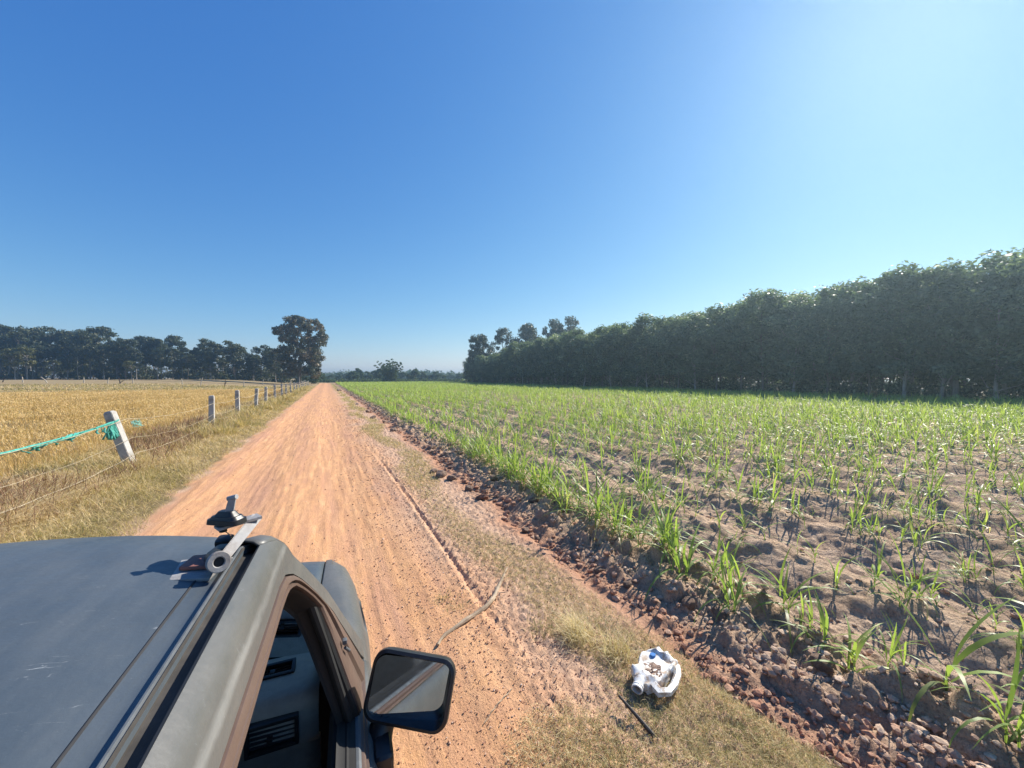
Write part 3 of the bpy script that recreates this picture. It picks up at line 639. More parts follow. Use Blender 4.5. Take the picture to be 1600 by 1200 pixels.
# the forked tree and the taller trees behind the far end
pr = tree_proto(*make_tree(70, 12, 3.6, 3.2, 90, 80, .19, 'top', .3, crad=.95), M_bark, M_leafR); x, y = cw(1492, 33); plant_tree(pr, x, y, 0, .72, 1, 'thick trunked spreading tree at the right end of the plantation')
BT = [tree_proto(*make_tree(80 + i, 17, c_, r_, n_, 70, .34, e_, .25, crad=1.15, flat=.8), M_bark, M_leafL) for i, (c_, r_, n_, e_) in enumerate([(2, 2.5, 60, 'col'), (5, 3.6, 48, 'top'), (3, 3.8, 70, 'oval')])]
for u, d, top, v_, lab in [(741, 122, 527, 0, 'slender dark tree at the far left tip of the plantation'), (757, 124, 524, 2, 'dark leafy tree second from the far tip of the plantation'), (786, 130, 515, 1, 'open crowned tall tree behind the far end of the plantation'), (817, 134, 508, 2, 'broad dark tree rising behind the far end of the plantation'), (832, 138, 511, 2, 'broad tree just right of the dark one behind the plantation'), (860, 128, 503, 1, 'narrow open tree above the plantation line'), (885, 128, 499, 1, 'tallest feathery tree above the middle far plantation'), (872, 134, 510, 2, 'dark tree between the two feathery trees'), (731, 126, 572, 2, 'low dark tree at the very tip of the plantation')]:
    x, y = cw(u, d); s = ((590 - top) / 601 * d + H) / 17; plant_tree(BT[v_], x, y, 0, s, u, lab, 'taller trees at the far end of the plantation', sxy=1.0 if v_ else .8)
# middle distance
FT = [tree_proto(*make_tree(90 + i, 8, 1.0, r_, 30, 60, .42, 'oval', .14, crad=1.2), M_bark, M_leafF) for i, r_ in enumerate([3.0, 2.6, 3.6])]
mt = []
for i in range(34):
    u = 486 + i * 7.2 + rng.uniform(-2, 2); d = rng.uniform(170, 260); top = 585 + rng.uniform(-4, 3) - (6 if 545 < u < 610 and rng.random() < .5 else 0)
    mt.append((u, d, top))
mt += [(648, 175, 578), (640, 180, 584), (553, 180, 582), (563, 182, 580), (497, 165, 584), (505, 168, 586)]
for i, (u, d, top) in enumerate(mt):
    x, y = cw(u, d); s = max(.35, ((590 - top) / 601 * d + H) / 8)
    zone = 'just right of the road end' if u < 530 else 'left of the bamboo clump' if u < 600 else 'right of the bamboo clump' if u < 670 else 'next to the plantation tip'
    plant_tree(FT[i % 3], x, y, 0, s, i, f'{["small", "narrow", "spreading"][i % 3]} hazy green tree on the horizon {zone}, {"nearer" if d < 200 else "farther"} ones' if False else f'{["small", "narrow", "spreading"][i % 3]} hazy green {"nearer" if d < 210 else "distant"} tree on the horizon {zone}', 'small trees on the horizon', sxy=rng.uniform(1, 1.5))
# bamboo clump with feathery top
x, y = cw(609, 150); bam = empty('bamboo_clump', (x, y, 0)); tag(bam, 'feathery bamboo clump standing out on the horizon', 'bamboo')
n = 46; a = U(0, 2 * PI, n); culm = ribbons(np.stack([.5 * np.cos(a), .5 * np.sin(a), np.zeros(n)], -1), a, U(5, 9.3, n), .09, U(1.15, 1.55, n), U(.1, 1.0, n), 7, U(.3, .8, n), peak=.1)
link('culms', mesh_np('culms', culm[0], culm[1], {'tint': culm[2]}), M_leafF, bam)
cxs = np.concatenate([culm[0].reshape(n, 16, 3)[:, k] for k in (9, 11, 13, 14)]); lo = np.stack([U(-2.3, 2.3, 60), U(-2.3, 2.3, 60), U(.4, 4.2, 60)], -1)
V, F, T = merge([clumps(cxs, np.full(len(cxs), .5), 26, .26, 3), clumps(lo, np.full(60, 1.1), 60, .3, 4)]); link('foliage', mesh_np('foliage', V, F, {'tint': T}, False), M_leafF, bam)
# far wood, one mass
n = 1500; uu = U(300, 1000, n); dd = U(330, 520, n); cx = []
for a, b_ in zip(uu, dd):
    x, y = cw(a, b_); cx.append((x, y, rng.uniform(.5, 4.5 + 1.6 * math.sin(a * .05) + (1.5 if a > 560 else 0))))
stuff('distant_wood', [clumps(np.array(cx), U(2.5, 5, n), 36, 1.1, 6)], M_leafF, 'distant wood closing the horizon behind the road end', 'wood', False)
n = 260; uu = U(478, 735, n); dd = U(152, 168, n); cx = np.array([(*cw(a, b_), rng.uniform(.1, .9)) for a, b_ in zip(uu, dd)])
stuff('hedge_growth', [clumps(cx, U(.6, 1.3, n), 60, .3, 8)], M_leafF, 'low green scrub along the far end of the cane field', 'scrub', False)
# ------------------------------------------------------------------ bmesh shape helpers
def bx(bm, c, s, rot=(0, 0, 0), bev=.0, seg=2):
    r = bmesh.ops.create_cube(bm, size=1); vs = r['verts']
    for v in vs: v.co = Vector((v.co.x * s[0], v.co.y * s[1], v.co.z * s[2]))
    if bev:
        es = list({e for v in vs for e in v.link_edges}); r2 = bmesh.ops.bevel(bm, geom=es, offset=bev, segments=seg, affect='EDGES', profile=.6); vs = list({v for f in r2['faces'] for v in f.verts} | {v for v in vs if v.is_valid})
    M = Matrix.Translation(c) @ Euler(rot).to_matrix().to_4x4()
    for v in vs: v.co = M @ v.co
    return vs
def cyl(bm, a, b_, r0, r1=None, n=20, cap=True):
    a = Vector(a); b_ = Vector(b_); d = b_ - a
    r = bmesh.ops.create_cone(bm, cap_ends=cap, segments=n, radius1=r0, radius2=r0 if r1 is None else r1, depth=d.length)
    M = Matrix.Translation((a + b_) / 2) @ d.to_track_quat('Z', 'Y').to_matrix().to_4x4()
    for v in r['verts']: v.co = M @ v.co
def tb(bm, pts_, rad, n=8):
    rad = rad if isinstance(rad, (list, tuple)) else [rad] * len(pts_)
    V, F = tube(pts_, rad, n); vs = [bm.verts.new(v) for v in V]
    for f in F: bm.faces.new([vs[i] for i in f])
    bm.faces.new(vs[:n][::-1]); bm.faces.new(vs[-n:])
def lathe(bm, prof, M, n=24):
    rings = []
    for r_, z_ in prof: rings.append([bm.verts.new(M @ Vector((r_ * math.cos(2 * PI * k / n), r_ * math.sin(2 * PI * k / n), z_))) for k in range(n)])
    for i in range(len(rings) - 1):
        for k in range(n): bm.faces.new([rings[i][k], rings[i][(k + 1) % n], rings[i + 1][(k + 1) % n], rings[i + 1][k]])
def done(name, bm, m, parent=None, smooth=True, angle=35, solid=0, sub_=0):
    bmesh.ops.recalc_face_normals(bm, faces=bm.faces)
    me = bpy.data.meshes.new(name); bm.to_mesh(me); bm.free()
    if smooth:
        for p in me.polygons: p.use_smooth = True
        try: me.set_sharp_from_angle(angle=R(angle))
        except Exception: pass
    o = link(name, me, m, parent)
    if solid: md = o.modifiers.new('solid', 'SOLIDIFY'); md.thickness = solid; md.offset = -1
    if sub_: md = o.modifiers.new('sub', 'SUBSURF'); md.levels = md.render_levels = sub_
    return o
def grid(name, P, m, parent=None, solid=0, close=False, angle=40):
    P = np.array(P, float); a, b_ = P.shape[:2]; bm = bmesh.new(); vs = [[bm.verts.new(P[i, j]) for j in range(b_)] for i in range(a)]
    for i in range(a - 1):
        for j in range(b_ - (0 if close else 1)):
            try: bm.faces.new([vs[i][j], vs[i][(j + 1) % b_], vs[i + 1][(j + 1) % b_], vs[i + 1][j]])
            except ValueError: pass
    return done(name, bm, m, parent, solid=solid, angle=angle)

# ------------------------------------------------------------------ fence
M_conc, t, b = mat('concrete')
n1 = noise(t, 6, 7, .7); c = ramp(t, n1, [(.3, (.30, .295, .28)), (.65, (.50, .49, .46))]); c = mixc(t, ramp(t, noise(t, 2.2, 6, .7), [(.48, (0, 0, 0)), (.62, (.8, .8, .8))]), c, (.20, .18, .15))
t.links.new(c, b.inputs['Base Color']); b.inputs['Roughness'].default_value = .9; bump(t, b, noise(t, 60, 5, .7), .5, .006)
def post_mesh(seed, h=1.28, w=.165):
    bm = bmesh.new(); r2 = random.Random(seed); hw = w / 2; rings = []
    for z, s in ((-.4, 1.0), (0, 1.0), (h * .5, .985), (h - .035, .95), (h, .62)):
        rings.append([bm.verts.new((sx_ * hw * s, sy_ * hw * s, z + r2.uniform(-.002, .002))) for sx_, sy_ in ((-1, -1), (1, -1), (1, 1), (-1, 1))])
    for i in range(4):
        for k in range(4): bm.faces.new([rings[i][k], rings[i][(k + 1) % 4], rings[i + 1][(k + 1) % 4], rings[i + 1][k]])
    bm.faces.new(rings[-1]); bmesh.ops.bevel(bm, geom=[e for e in bm.edges], offset=.008, segments=2, affect='EDGES')
    bmesh.ops.recalc_face_normals(bm, faces=bm.faces)
    me = bpy.data.meshes.new('fence_post'); bm.to_mesh(me); bm.free(); me.materials.append(M_conc); return me
PM = [post_mesh(i, h_) for i, h_ in enumerate([1.28, 1.24, 1.3])]
posts = []
pl = ['leaning pale concrete post with green netting tied to it', 'upright concrete post second along the fence, first past the leaning one', 'third concrete fence post, leaning slightly right', 'fourth concrete fence post among pale tufts', 'fifth fence post, brownish, tied to a dark rail', 'sixth fence post up the road', 'seventh fence post up the road', 'eighth fence post up the road']
py_ = [11.3, 17.9, 22.4, 27.2, 32.2, 37.2, 42.4, 47.6, 53, 58.4, 64, 69.8, 75.6, 82, 88.5, 95.5, 103]
for i, y in enumerate([5.0] + py_):
    x = -3.85 + (0 if i == 0 else .05 * math.sin(i * 2.1)); i -= 1
    o = bpy.data.objects.new('fence_post', PM[i % 3]); C.objects.link(o); z = float(zat(x, y)[0])
    if i == 0: o.rotation_euler = (R(2), R(-16), R(-12)); o.location = (x - .06, y - .1, z - .05)
    else: o.rotation_euler = (R(random.uniform(-2, 2)), R([0, 0, -1, 3.5, 1][i] if 0 < i < 5 else random.uniform(-2.5, 2.5)), R(random.uniform(-4, 4))); o.location = (x, y, z)
    if i > 7: o.scale = (1, 1, random.uniform(.92, 1.08))
    lab = 'concrete fence post nearest the camera, before the leaning one' if i < 0 else pl[i] if i < 8 else 'small far fence post close to the big lone tree' if i > 12 else 'distant fence post between the eighth and the big lone tree'
    tag(o, lab, 'fence post', 'concrete posts of the roadside fence'); posts.append((x, y, z))
M_wire = simple('bleached_rope', (.42, .35, .24), .9, var=.3, scale=30)
M_dkwire = simple('rusty_wire', (.13, .10, .08), .8, var=.3, scale=30)
def wire(name, zz, sag, rad, m, lab, first=0, last=17, off=.1, cat='fence wire'):
    P = []
    for k in range(first, last):
        (x0, y0, g0), (x1, y1, g1) = posts[k], posts[k + 1]
        lean = lambda kk, z: -.26 * z if kk == 1 else 0
        for j in range(12):
            q = j / 12; z0 = zz[k % len(zz)]; z1 = zz[(k + 1) % len(zz)]
            P.append((x0 + off + lean(k, z0) + (x1 - x0 + lean(k + 1, z1) - lean(k, z0)) * q + .012 * math.sin(k * 5 + j), y0 + (y1 - y0) * q, g0 + z0 + (g1 + z1 - g0 - z0) * q - sag * 4 * q * (1 - q) * (1 + .5 * math.sin(k * 3)) + .008 * math.sin(j * 2.3 + k)))
    V, F = tube(P, [rad * (1 + .25 * math.sin(i_ * 1.7)) * max(1, p[1] / 14) for i_, p in enumerate(P)], 5); o = link(name, mesh_np(name, V, F), m); return tag(o, lab, cat, 'wires of the roadside fence')
wire('fence_wire', [1.0, .99, .95, .98], .10, .0045, M_wire, 'upper pale rope of the fence, running from post to post')
wire('fence_wire', [.62, .58, .55, .6], .13, .0032, M_wire, 'middle thin rope of the fence, sagging below the netting')
wire('fence_wire', [.3, .24, .36, .3], .12, .0055, M_wire, 'lowest frayed rope of the fence, close to the weeds', 0, 6)
wire('fence_wire', [1.12], .03, .008, M_dkwire, 'dark top wire tying the middle fence posts together', 4, 12)
# green netting wound on the near top rope
M_net = simple('green_net', (.06, .33, .27), .8, var=.5, scale=25)
def net_bundle():
    bm = bmesh.new(); r2 = random.Random(4); (x0, y0, g0), (x1, y1, g1) = posts[0], posts[1]
    def pos(q): return Vector((x0 + .1 + (x1 - x0 - .36) * q, y0 + (y1 - y0) * q, g0 + 1.0 - .10 * 4 * q * (1 - q) * 1.0))
    for s in range(72):     # twisted frayed strips
        q0 = r2.uniform(0, .93); ln = r2.uniform(.06, .3); q1 = min(.985, q0 + ln); w = r2.uniform(.004, .012); ph = r2.uniform(0, 6); prev = None
        for k in range(15):
            q = q0 + (q1 - q0) * k / 14; p = pos(q); bul = 1 + 1.5 * math.exp(-((q - .67) / .05) ** 2)
            a = ph + k * .4; p = p + Vector((math.cos(a) * .012, 0, math.sin(a) * .014 - .012)) * bul; ww = w * bul ** .7 * (.4 + math.sin(PI * k / 14))
            vv = [bm.verts.new(p + Vector((math.cos(a + 1) * ww, 0, math.sin(a + 1) * ww))), bm.verts.new(p - Vector((math.cos(a + 1) * ww, 0, math.sin(a + 1) * ww)))]
            if prev: bm.faces.new([prev[0], prev[1], vv[1], vv[0]])
            prev = vv
    for s in range(74):     # rag hanging by the post and wisps at the bulge
        near = s < 42; q = (.925 + r2.uniform(-.016, .016)) if near else r2.uniform(.05, .9); p = pos(q); L = r2.uniform(.22, .36) if near else r2.uniform(.05, .15); w = r2.uniform(.004, .011); dx, dy = r2.uniform(-.08, .08), r2.uniform(-.08, .08); prev = None
        for k in range(8):
            u = k / 7; c_ = p + Vector((dx * u + .015 * math.sin(k + s), dy * u, -L * u)); fl = w * (1 + 1.2 * u)
            vv = [bm.verts.new(c_ + Vector((fl, fl * .4, 0))), bm.verts.new(c_ - Vector((fl, fl * .4, 0)))]
            if prev: bm.faces.new([prev[0], prev[1], vv[1], vv[0]])
            prev = vv
    return done('netting', bm, M_net, solid=.0015)
tag(net_bundle(), 'torn teal green netting wound along the rope left of the leaning post', 'netting')
bm = bmesh.new(); P0 = Vector((posts[1][0] - .12, posts[1][1] + .15, posts[1][2] + .93)); r2 = random.Random(8)
for s in range(14):
    q = [P0 + Vector((.05 * r2.uniform(-1, 1), .1 * s / 5 + .1 * k * r2.random(), -.04 * k + .02 * r2.uniform(-1, 1))) for k in range(5)]; tb(bm, q, [.006, .009, .008, .005, .002], 5)
tag(done('netting_scrap', bm, simple('pale_net', (.25, .5, .42), .7, var=.3)), 'small pale green scrap of net on the rope just right of the leaning post', 'netting')
# thin stakes on the far bank, one thing each
M_stake = simple('grey_wood', (.42, .37, .30), .9, var=.3, scale=4); M_stakd = simple('dark_wood', (.06, .045, .035), .9)
for i, (u, top, bot, ln, dk) in enumerate([(3, 596, 606, 5, 1), (36, 592, 606, -1, 0), (75, 596, 607, -8, 0), (131, 594, 606, 0, 0), (168, 596, 605, 2, 0), (188, 595, 606, -2, 1), (207, 597, 606, 1, 0), (285, 591, 605, -1, 0), (313, 590, 606, 3, 0), (351, 594, 607, 1, 1), (381, 594, 606, 0, 0), (410, 592, 606, 2, 0), (440, 591, 605, -1, 1), (453, 593, 604, 1, 0), (468, 589, 604, 0, 0)]):
    d = 73 if u < 400 else 92; x, y = cw(u, d); z = float(zat(x, y)[0]); h_ = (590 - top) / 601 * d + H - z; h_ = max(h_, 1.1); bm = bmesh.new(); L = ln / 601 * d
    tb(bm, [(0, 0, -.3), (L * .4, 0, h_ * .5), (L * 1.0, .02, h_)], [.085, .075, .06], 6)
    if i == 5: tb(bm, [(0, 0, h_ * .2), (.35, 0, h_ * .45), (.6, 0, h_ * .5)], [.07, .06, .03], 6)
    if i in (0, 9): tb(bm, [(L * .3, 0, h_ * .4), (.3, 0, h_ * .75)], [.06, .03], 6)
    o = done('stake', bm, M_stakd if dk else M_stake); o.location = (x, y, z)
    nm = ['dark crooked stump at the far left edge of the rice', 'pale stake at the left, before the yellowing trees', 'stake leaning to the left beyond the rice', 'upright pale stake under the tallest left trees', 'faint short stake left of the dark branched one', 'dark branched stake with a side limb', 'short pale stake right of the dark branched one', 'straight stake under the middle of the wood', 'pale stake with a slight right lean beyond the rice', 'dark forked stake beyond the rice', 'thin straight stake right of the forked one', 'stake leaning right toward the big lone tree', 'dark stake left of the big lone tree', 'small stake beside the foot of the big lone tree', 'pale straight stake right before the big tree trunk'][i]
    tag(o, nm, 'stake', 'stakes on the far bank')
bm = bmesh.new(); P = [(*cw(u, 74), 0) for u in range(-20, 445, 12)]; P = [(x, y, float(zat(x, y)[0]) + .62 + .06 * math.sin(i)) for i, (x, y, _) in enumerate(P)]
tb(bm, P, .022, 5); tag(done('fence_wire', bm, M_dkwire), 'sagging wire strung along the far stakes behind the rice', 'fence wire')

# ------------------------------------------------------------------ the pickup truck
TY = 2.86
rootv = Matrix.Rotation(R(-TY), 3, 'Z') @ Vector((-.75, .2, 0))
truck = empty('pickup_truck', rootv, R(-TY)); tag(truck, 'old weathered grey blue pickup truck with open side window and square side mirror', 'pickup truck')
def q3(Rr, F, z, side=1): return ((Rr + .75) * side, F - .2, z)     # photo-side axes -> truck axes
# materials
def paintmat(name, base, dust, dustamt, rough=.42, wear=False):
    m, t, b = mat(name); tc_ = nd(t, 'ShaderNodeTexCoord').outputs['Object']
    n1 = noise(t, 3.2, 8, .65, tc_); n2 = noise(t, 26, 7, .75, tc_); n3 = noise(t, 9, 6, .7, tc_, (1, .25, 1)); n4 = noise(t, 90, 3, .6, tc_)
    c = mixc(t, n1, tuple(v * .78 for v in base), tuple(v * 1.2 for v in base))
    dm = ramp(t, n3, [(.5 - dustamt * .25, (0, 0, 0)), (.85, (1, 1, 1))]); c = mixc(t, mth(t, 'MULTIPLY', dm, dustamt), c, dust)
    # fine pale scratches and chips
    w = nd(t, 'ShaderNodeTexVoronoi'); w.feature = 'DISTANCE_TO_EDGE'; w.inputs['Scale'].default_value = 7
    mp = nd(t, 'ShaderNodeMapping'); mp.inputs['Rotation'].default_value = (0, 0, .5); mp.inputs['Scale'].default_value = (.5, 2.6, 1); t.links.new(tc_, mp.inputs[0])
    ds = nd(t, 'ShaderNodeTexNoise'); ds.inputs['Scale'].default_value = 6; ds.inputs['Detail'].default_value = 5; t.links.new(mp.outputs[0], ds.inputs[0])
    mv = nd(t, 'ShaderNodeVectorMath', operation='MULTIPLY_ADD'); t.links.new(ds.outputs[1], mv.inputs[0]); mv.inputs[1].default_value = (.5, .5, .5); t.links.new(mp.outputs[0], mv.inputs[2]); t.links.new(mv.outputs[0], w.inputs[0])
    sc_ = ramp(t, w.outputs[0], [(0, (1, 1, 1)), (.012, (0, 0, 0))]); sm = mth(t, 'MULTIPLY', sc_, ramp(t, n2, [(.56, (0, 0, 0)), (.68, (1, 1, 1))]))
    chips = ramp(t, n2, [(.70, (0, 0, 0)), (.74, (1, 1, 1))]); sm = mth(t, 'MAXIMUM', mth(t, 'MULTIPLY', sm, .55), mth(t, 'MULTIPLY', chips, .6)); sm = mth(t, 'MULTIPLY', sm, ramp(t, noise(t, 1.7, 4, .6, tc_), [(.45, (0, 0, 0)), (.62, (1, 1, 1))]))
    c = mixc(t, sm, c, (.55, .58, .60))
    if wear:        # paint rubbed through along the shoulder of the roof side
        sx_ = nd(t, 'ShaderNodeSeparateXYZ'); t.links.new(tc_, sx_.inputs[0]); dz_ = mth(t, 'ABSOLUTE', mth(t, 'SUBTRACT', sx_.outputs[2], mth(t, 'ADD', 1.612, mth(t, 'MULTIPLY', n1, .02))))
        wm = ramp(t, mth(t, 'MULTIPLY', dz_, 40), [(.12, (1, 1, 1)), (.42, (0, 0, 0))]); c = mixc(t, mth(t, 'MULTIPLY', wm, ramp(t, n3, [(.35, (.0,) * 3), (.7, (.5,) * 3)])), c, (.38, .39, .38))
    t.links.new(c, b.inputs['Base Color'])
    rr = ramp(t, n2, [(.3, (rough * .8,) * 3), (.7, (min(1, rough * 1.25),) * 3)]); t.links.new(rr, b.inputs['Roughness'])
    bump(t, b, mth(t, 'ADD', n4, mth(t, 'MULTIPLY', n1, 1.5)), .12, .004); return m
M_paint = paintmat('weathered_paint', (.052, .068, .084), (.17, .18, .18), .42, .42)
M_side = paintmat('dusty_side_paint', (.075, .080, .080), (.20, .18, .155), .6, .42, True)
M_frame = paintmat('brown_dusty_frame', (.085, .058, .046), (.17, .105, .08), .75, .5)
M_blk = simple('black_plastic', (.016, .017, .019), .42, var=.3, scale=20, bmp=.1)
M_rub = simple('rubber', (.012, .012, .012), .75, var=.3)
M_chan = simple('dusty_channel', (.05, .045, .04), .8, var=.4, scale=20)
M_lip = simple('bare_lip', (.09, .10, .11), .6, var=.25, scale=30)
M_dash = simple('dashboard_vinyl', (.32, .29, .25), .6, var=.15, scale=30, bmp=.2)
M_int = simple('dark_interior', (.028, .028, .030), .85, var=.3)
M_tan = simple('tan_trim', (.24, .18, .13), .7, var=.2)
M_alu = simple('dull_aluminium', (.28, .28, .28), .6, metal=.0, var=.2, scale=40, dirt=(.16, .13, .11), bmp=.15)
M_seat = simple('seat_cloth', (.05, .055, .065), .95, var=.3, scale=60)
M_chr = simple('chrome', (.7, .7, .7), .12, metal=1, var=.03)
M_lens = simple('lamp_lens', (.55, .55, .52), .1, var=.1); M_amb = simple('amber_lens', (.7, .22, .02), .15); M_red = simple('red_lens', (.4, .02, .02), .15)
gm, t, b = mat('window_glass'); b.inputs['Base Color'].default_value = (.02, .03, .03, 1); b.inputs['Roughness'].default_value = .03
tr = nd(t, 'ShaderNodeBsdfTransparent'); tr.inputs[0].default_value = (.72, .78, .76, 1); fr = nd(t, 'ShaderNodeFresnel'); fr.inputs[0].default_value = 1.45
gl = nd(t, 'ShaderNodeBsdfGlossy'); gl.inputs['Roughness'].default_value = .02; mx = nd(t, 'ShaderNodeMixShader'); t.links.new(fr.outputs[0], mx.inputs[0]); t.links.new(tr.outputs[0], mx.inputs[1]); t.links.new(gl.outputs[0], mx.inputs[2]); t.links.new(mx.outputs[0], t.nodes['Material Output'].inputs[0]); M_glass = gm
M_mir, t, b = mat('mirror_glass'); b.inputs['Base Color'].default_value = (.62, .65, .66, 1); b.inputs['Metallic'].default_value = 1
t.links.new(ramp(t, noise(t, 9, 7, .7), [(.45, (.015,) * 3), (.8, (.16,) * 3)]), b.inputs['Roughness'])

GZs = [.28, .45, .8, .95, 1.035, 1.055, 1.54, 1.575, 1.61, 1.635, 1.655, 1.667]; GRs = [.045, .066, .08, .072, .052, .034, -.107, -.119, -.125, -.131, -.141, -.156]
def g(z): return float(np.interp(z, GZs, GRs))
def resample(chain, n):
    P = np.array(chain, float); L = np.concatenate([[0], np.cumsum(np.linalg.norm(np.diff(P, axis=0), axis=1))]); s = np.linspace(0, L[-1], n)
    return np.stack([np.interp(s, L, P[:, k]) for k in range(P.shape[1])], -1)
def outline(rear, top, front, bottom, n=(10, 14, 26, 14)):
    out = []
    for ch, k in zip((rear, top, front, bottom), n): out.append(resample(ch, k + 1)[:-1])
    return np.concatenate(out)
O_out = outline([(-.27, 1.05), (-.25, 1.60), (-.22, 1.650), (-.16, 1.667)], [(-.16, 1.667), (.84, 1.667)], [(.84, 1.667), (.90, 1.652), (.94, 1.625), (.98, 1.584), (1.069, 1.50), (1.19, 1.38), (1.296, 1.232), (1.44, 1.05)], [(1.44, 1.05), (-.27, 1.05)])
O_door = outline([(-.17, 1.05), (-.155, 1.54), (-.13, 1.575), (-.09, 1.59)], [(-.09, 1.59), (.82, 1.59)], [(.82, 1.59), (.88, 1.583), (.93, 1.562), (.985, 1.52), (1.07, 1.44), (1.17, 1.33), (1.255, 1.20), (1.35, 1.05)], [(1.35, 1.05), (-.17, 1.05)])
O_win = outline([(-.11, 1.068), (-.10, 1.51), (-.085, 1.54), (-.05, 1.552)], [(-.05, 1.552), (.81, 1.552)], [(.81, 1.552), (.88, 1.549), (.93, 1.535), (.985, 1.495), (1.04, 1.445), (1.085, 1.395), (1.10, 1.32), (1.105, 1.068)], [(1.105, 1.068), (-.11, 1.068)])
def ringsheet(name, A, B, prof, m, side, parent, solid=0):
    rows = []
    for s, off in prof:
        P = A + (B - A) * s; rows.append([q3(g(z) + off, F, z, side) for F, z in P])
    return grid(name, rows, m, parent, solid, close=True, angle=28)
def shrink(O, k): c_ = O.mean(0); return c_ + (O - c_) * (1 - k)
body_parts = []
for side in (1, -1):
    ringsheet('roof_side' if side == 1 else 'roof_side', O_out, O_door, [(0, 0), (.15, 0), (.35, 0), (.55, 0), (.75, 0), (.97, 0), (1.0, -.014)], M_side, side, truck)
    # lower door skin with its frame, belt strip, handle and trim as sub-parts
    zz = [1.052, 1.046, 1.035, 1.01, .95, .88, .80, .72, .70, .68, .6, .45, .40]; Rz = [.030, .044, .053, .063, .072, .077, .080, .081, .075, .080, .077, .066, .058]
    rows = [[q3(r_ - (.012 if k in (0, 12) else 0), F, z, side) for F in np.linspace(-.165, 1.345, 22)] for k, (z, r_) in enumerate(zip(zz, Rz))]
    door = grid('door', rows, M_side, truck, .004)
    fr_ = ringsheet('window_frame', O_door, O_win, [(.03, -.012), (.08, .001), (.30, .003), (.42, .003), (.47, -.005), (.62, -.005), (.66, -.001), (.90, -.003), (.97, -.008), (1.0, -.022)], M_frame, side, door)
    Wi = shrink(O_win, .018); Wj = shrink(O_win, .05)
    rows = [[q3(g(z) + off - .012, F, z, side) for F, z in O] for O, off in ((O_win, -.004), (shrink(O_win, .008), .002), (Wi, -.004), (Wi, -.03), (shrink(O_win, .03), -.045), (Wj, -.05))]
    grid('weather_strip', rows, M_rub, door, 0, True)
    rows = [[q3(g(z) + off, F, z, side) for F, z in O] for O, off in ((shrink(O_win, .015), -.05), (shrink(O_win, -.03), -.065), (O_door, -.07), (O_out, -.065))]
    grid('inner_frame', rows, M_int, door, .004, True)
    bm = bmesh.new(); P = resample([(-.12, 1.064), (1.10, 1.064)], 14); tb(bm, [q3(.012, F, z, side) for F, z in P], .010, 10); done('belt_molding', bm, M_lip, door)
    bm = bmesh.new(); tb(bm, [q3(-.012, F, z + .002, side) for F, z in P], .009, 8); done('belt_seal', bm, M_rub, door)
    bm = bmesh.new(); bx(bm, q3(.083, -.02, .93, side), (.02, .15, .03), bev=.008); bx(bm, q3(.078, -.02, .93, side), (.006, .18, .055), bev=.003); done('door_handle', bm, M_blk, door)
    rows = [[q3(r_, F, z, side) for F in np.linspace(-.15, 1.2, 16)] for z, r_ in ((1.06, -.022), (1.055, -.045), (1.02, -.058), (.93, -.062), (.84, -.06), (.82, -.10), (.79, -.10), (.77, -.062), (.5, -.06), (.42, -.03))]
    grid('door_trim', rows, M_int, door, .004)
    bm = bmesh.new(); tb(bm, [q3(-.065, .62, .93, side), q3(-.10, .64, .93, side), q3(-.105, .72, .94, side), q3(-.065, .74, .93, side)], .009); done('grab_handle', bm, M_tan, door)
    # window lift channel, dark bar at the front of the opening, and its bright clip
    bm = bmesh.new(); tb(bm, [q3(g(1.42) - .022, 1.068, 1.42, side), q3(g(1.30) - .026, 1.085, 1.30, side), q3(-.004, 1.095, 1.06, side)], [.011, .010, .011], 8); done('window_channel', bm, M_rub, door)
    bm = bmesh.new(); bx(bm, q3(g(1.25) + .006, 1.135, 1.26, side), (.012, .016, .012), bev=.003); cyl(bm, q3(g(1.24) + .004, 1.13, 1.245, side), q3(g(1.24) + .014, 1.145, 1.225, side), .004, n=10); done('quarter_clip', bm, M_lip, door)
    # rocker, pillar return, cab corner behind the door
    rows = [[q3(r_, F, z, side) for F in (-.27, .5, 1.30)] for z, r_ in ((.395, .058), (.36, .062), (.30, .05), (.27, .0))]
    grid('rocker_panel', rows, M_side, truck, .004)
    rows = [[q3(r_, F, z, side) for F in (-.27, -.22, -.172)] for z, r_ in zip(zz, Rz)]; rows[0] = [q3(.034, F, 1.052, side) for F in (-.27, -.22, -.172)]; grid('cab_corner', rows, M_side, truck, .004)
    # pillar return to the windscreen
    ch = O_out[24:50]; rows = []
    for dr, df, dz in ((0, 0, 0), (-.012, .010, .006), (-.03, .014, .010), (-.046, .012, .008), (-.05, .0, .0)): rows.append([q3(g(z) + dr, F + df, z + dz, side) for F, z in ch])
    grid('windscreen_pillar', rows, M_side, truck, .004)
    # drip rail: crease, lip, dark channel
    path = [(F, 1.667, g(1.667)) for F in np.linspace(-.24, .80, 30)] + [(F, z, g(z) if z < 1.667 else g(1.667)) for F, z in O_out[24:30]]
    base = g(1.667)
    def sweep(prof): return [[q3(Rr + (r0 - base), F, z + (z0 - 1.667), side) for (F, z0, r0) in path] for Rr, z in prof]
    grid('drip_rail', sweep([(-.2095, 1.66235), (-.204, 1.6610), (-.197, 1.6604), (-.192, 1.6616), (-.190, 1.6645), (-.187, 1.667), (-.1835, 1.665), (-.182, 1.655)]), M_lip if False else M_paint, truck)
    grid('rail_lip', sweep([(-.1895, 1.6660), (-.1882, 1.6690), (-.1862, 1.6690), (-.1850, 1.6660)]), M_lip, truck)
    grid('rain_channel', sweep([(-.1835, 1.667), (-.182, 1.652), (-.170, 1.650), (-.164, 1.652), (-.160, 1.665), (-.156, 1.6675)]), M_chan, truck)
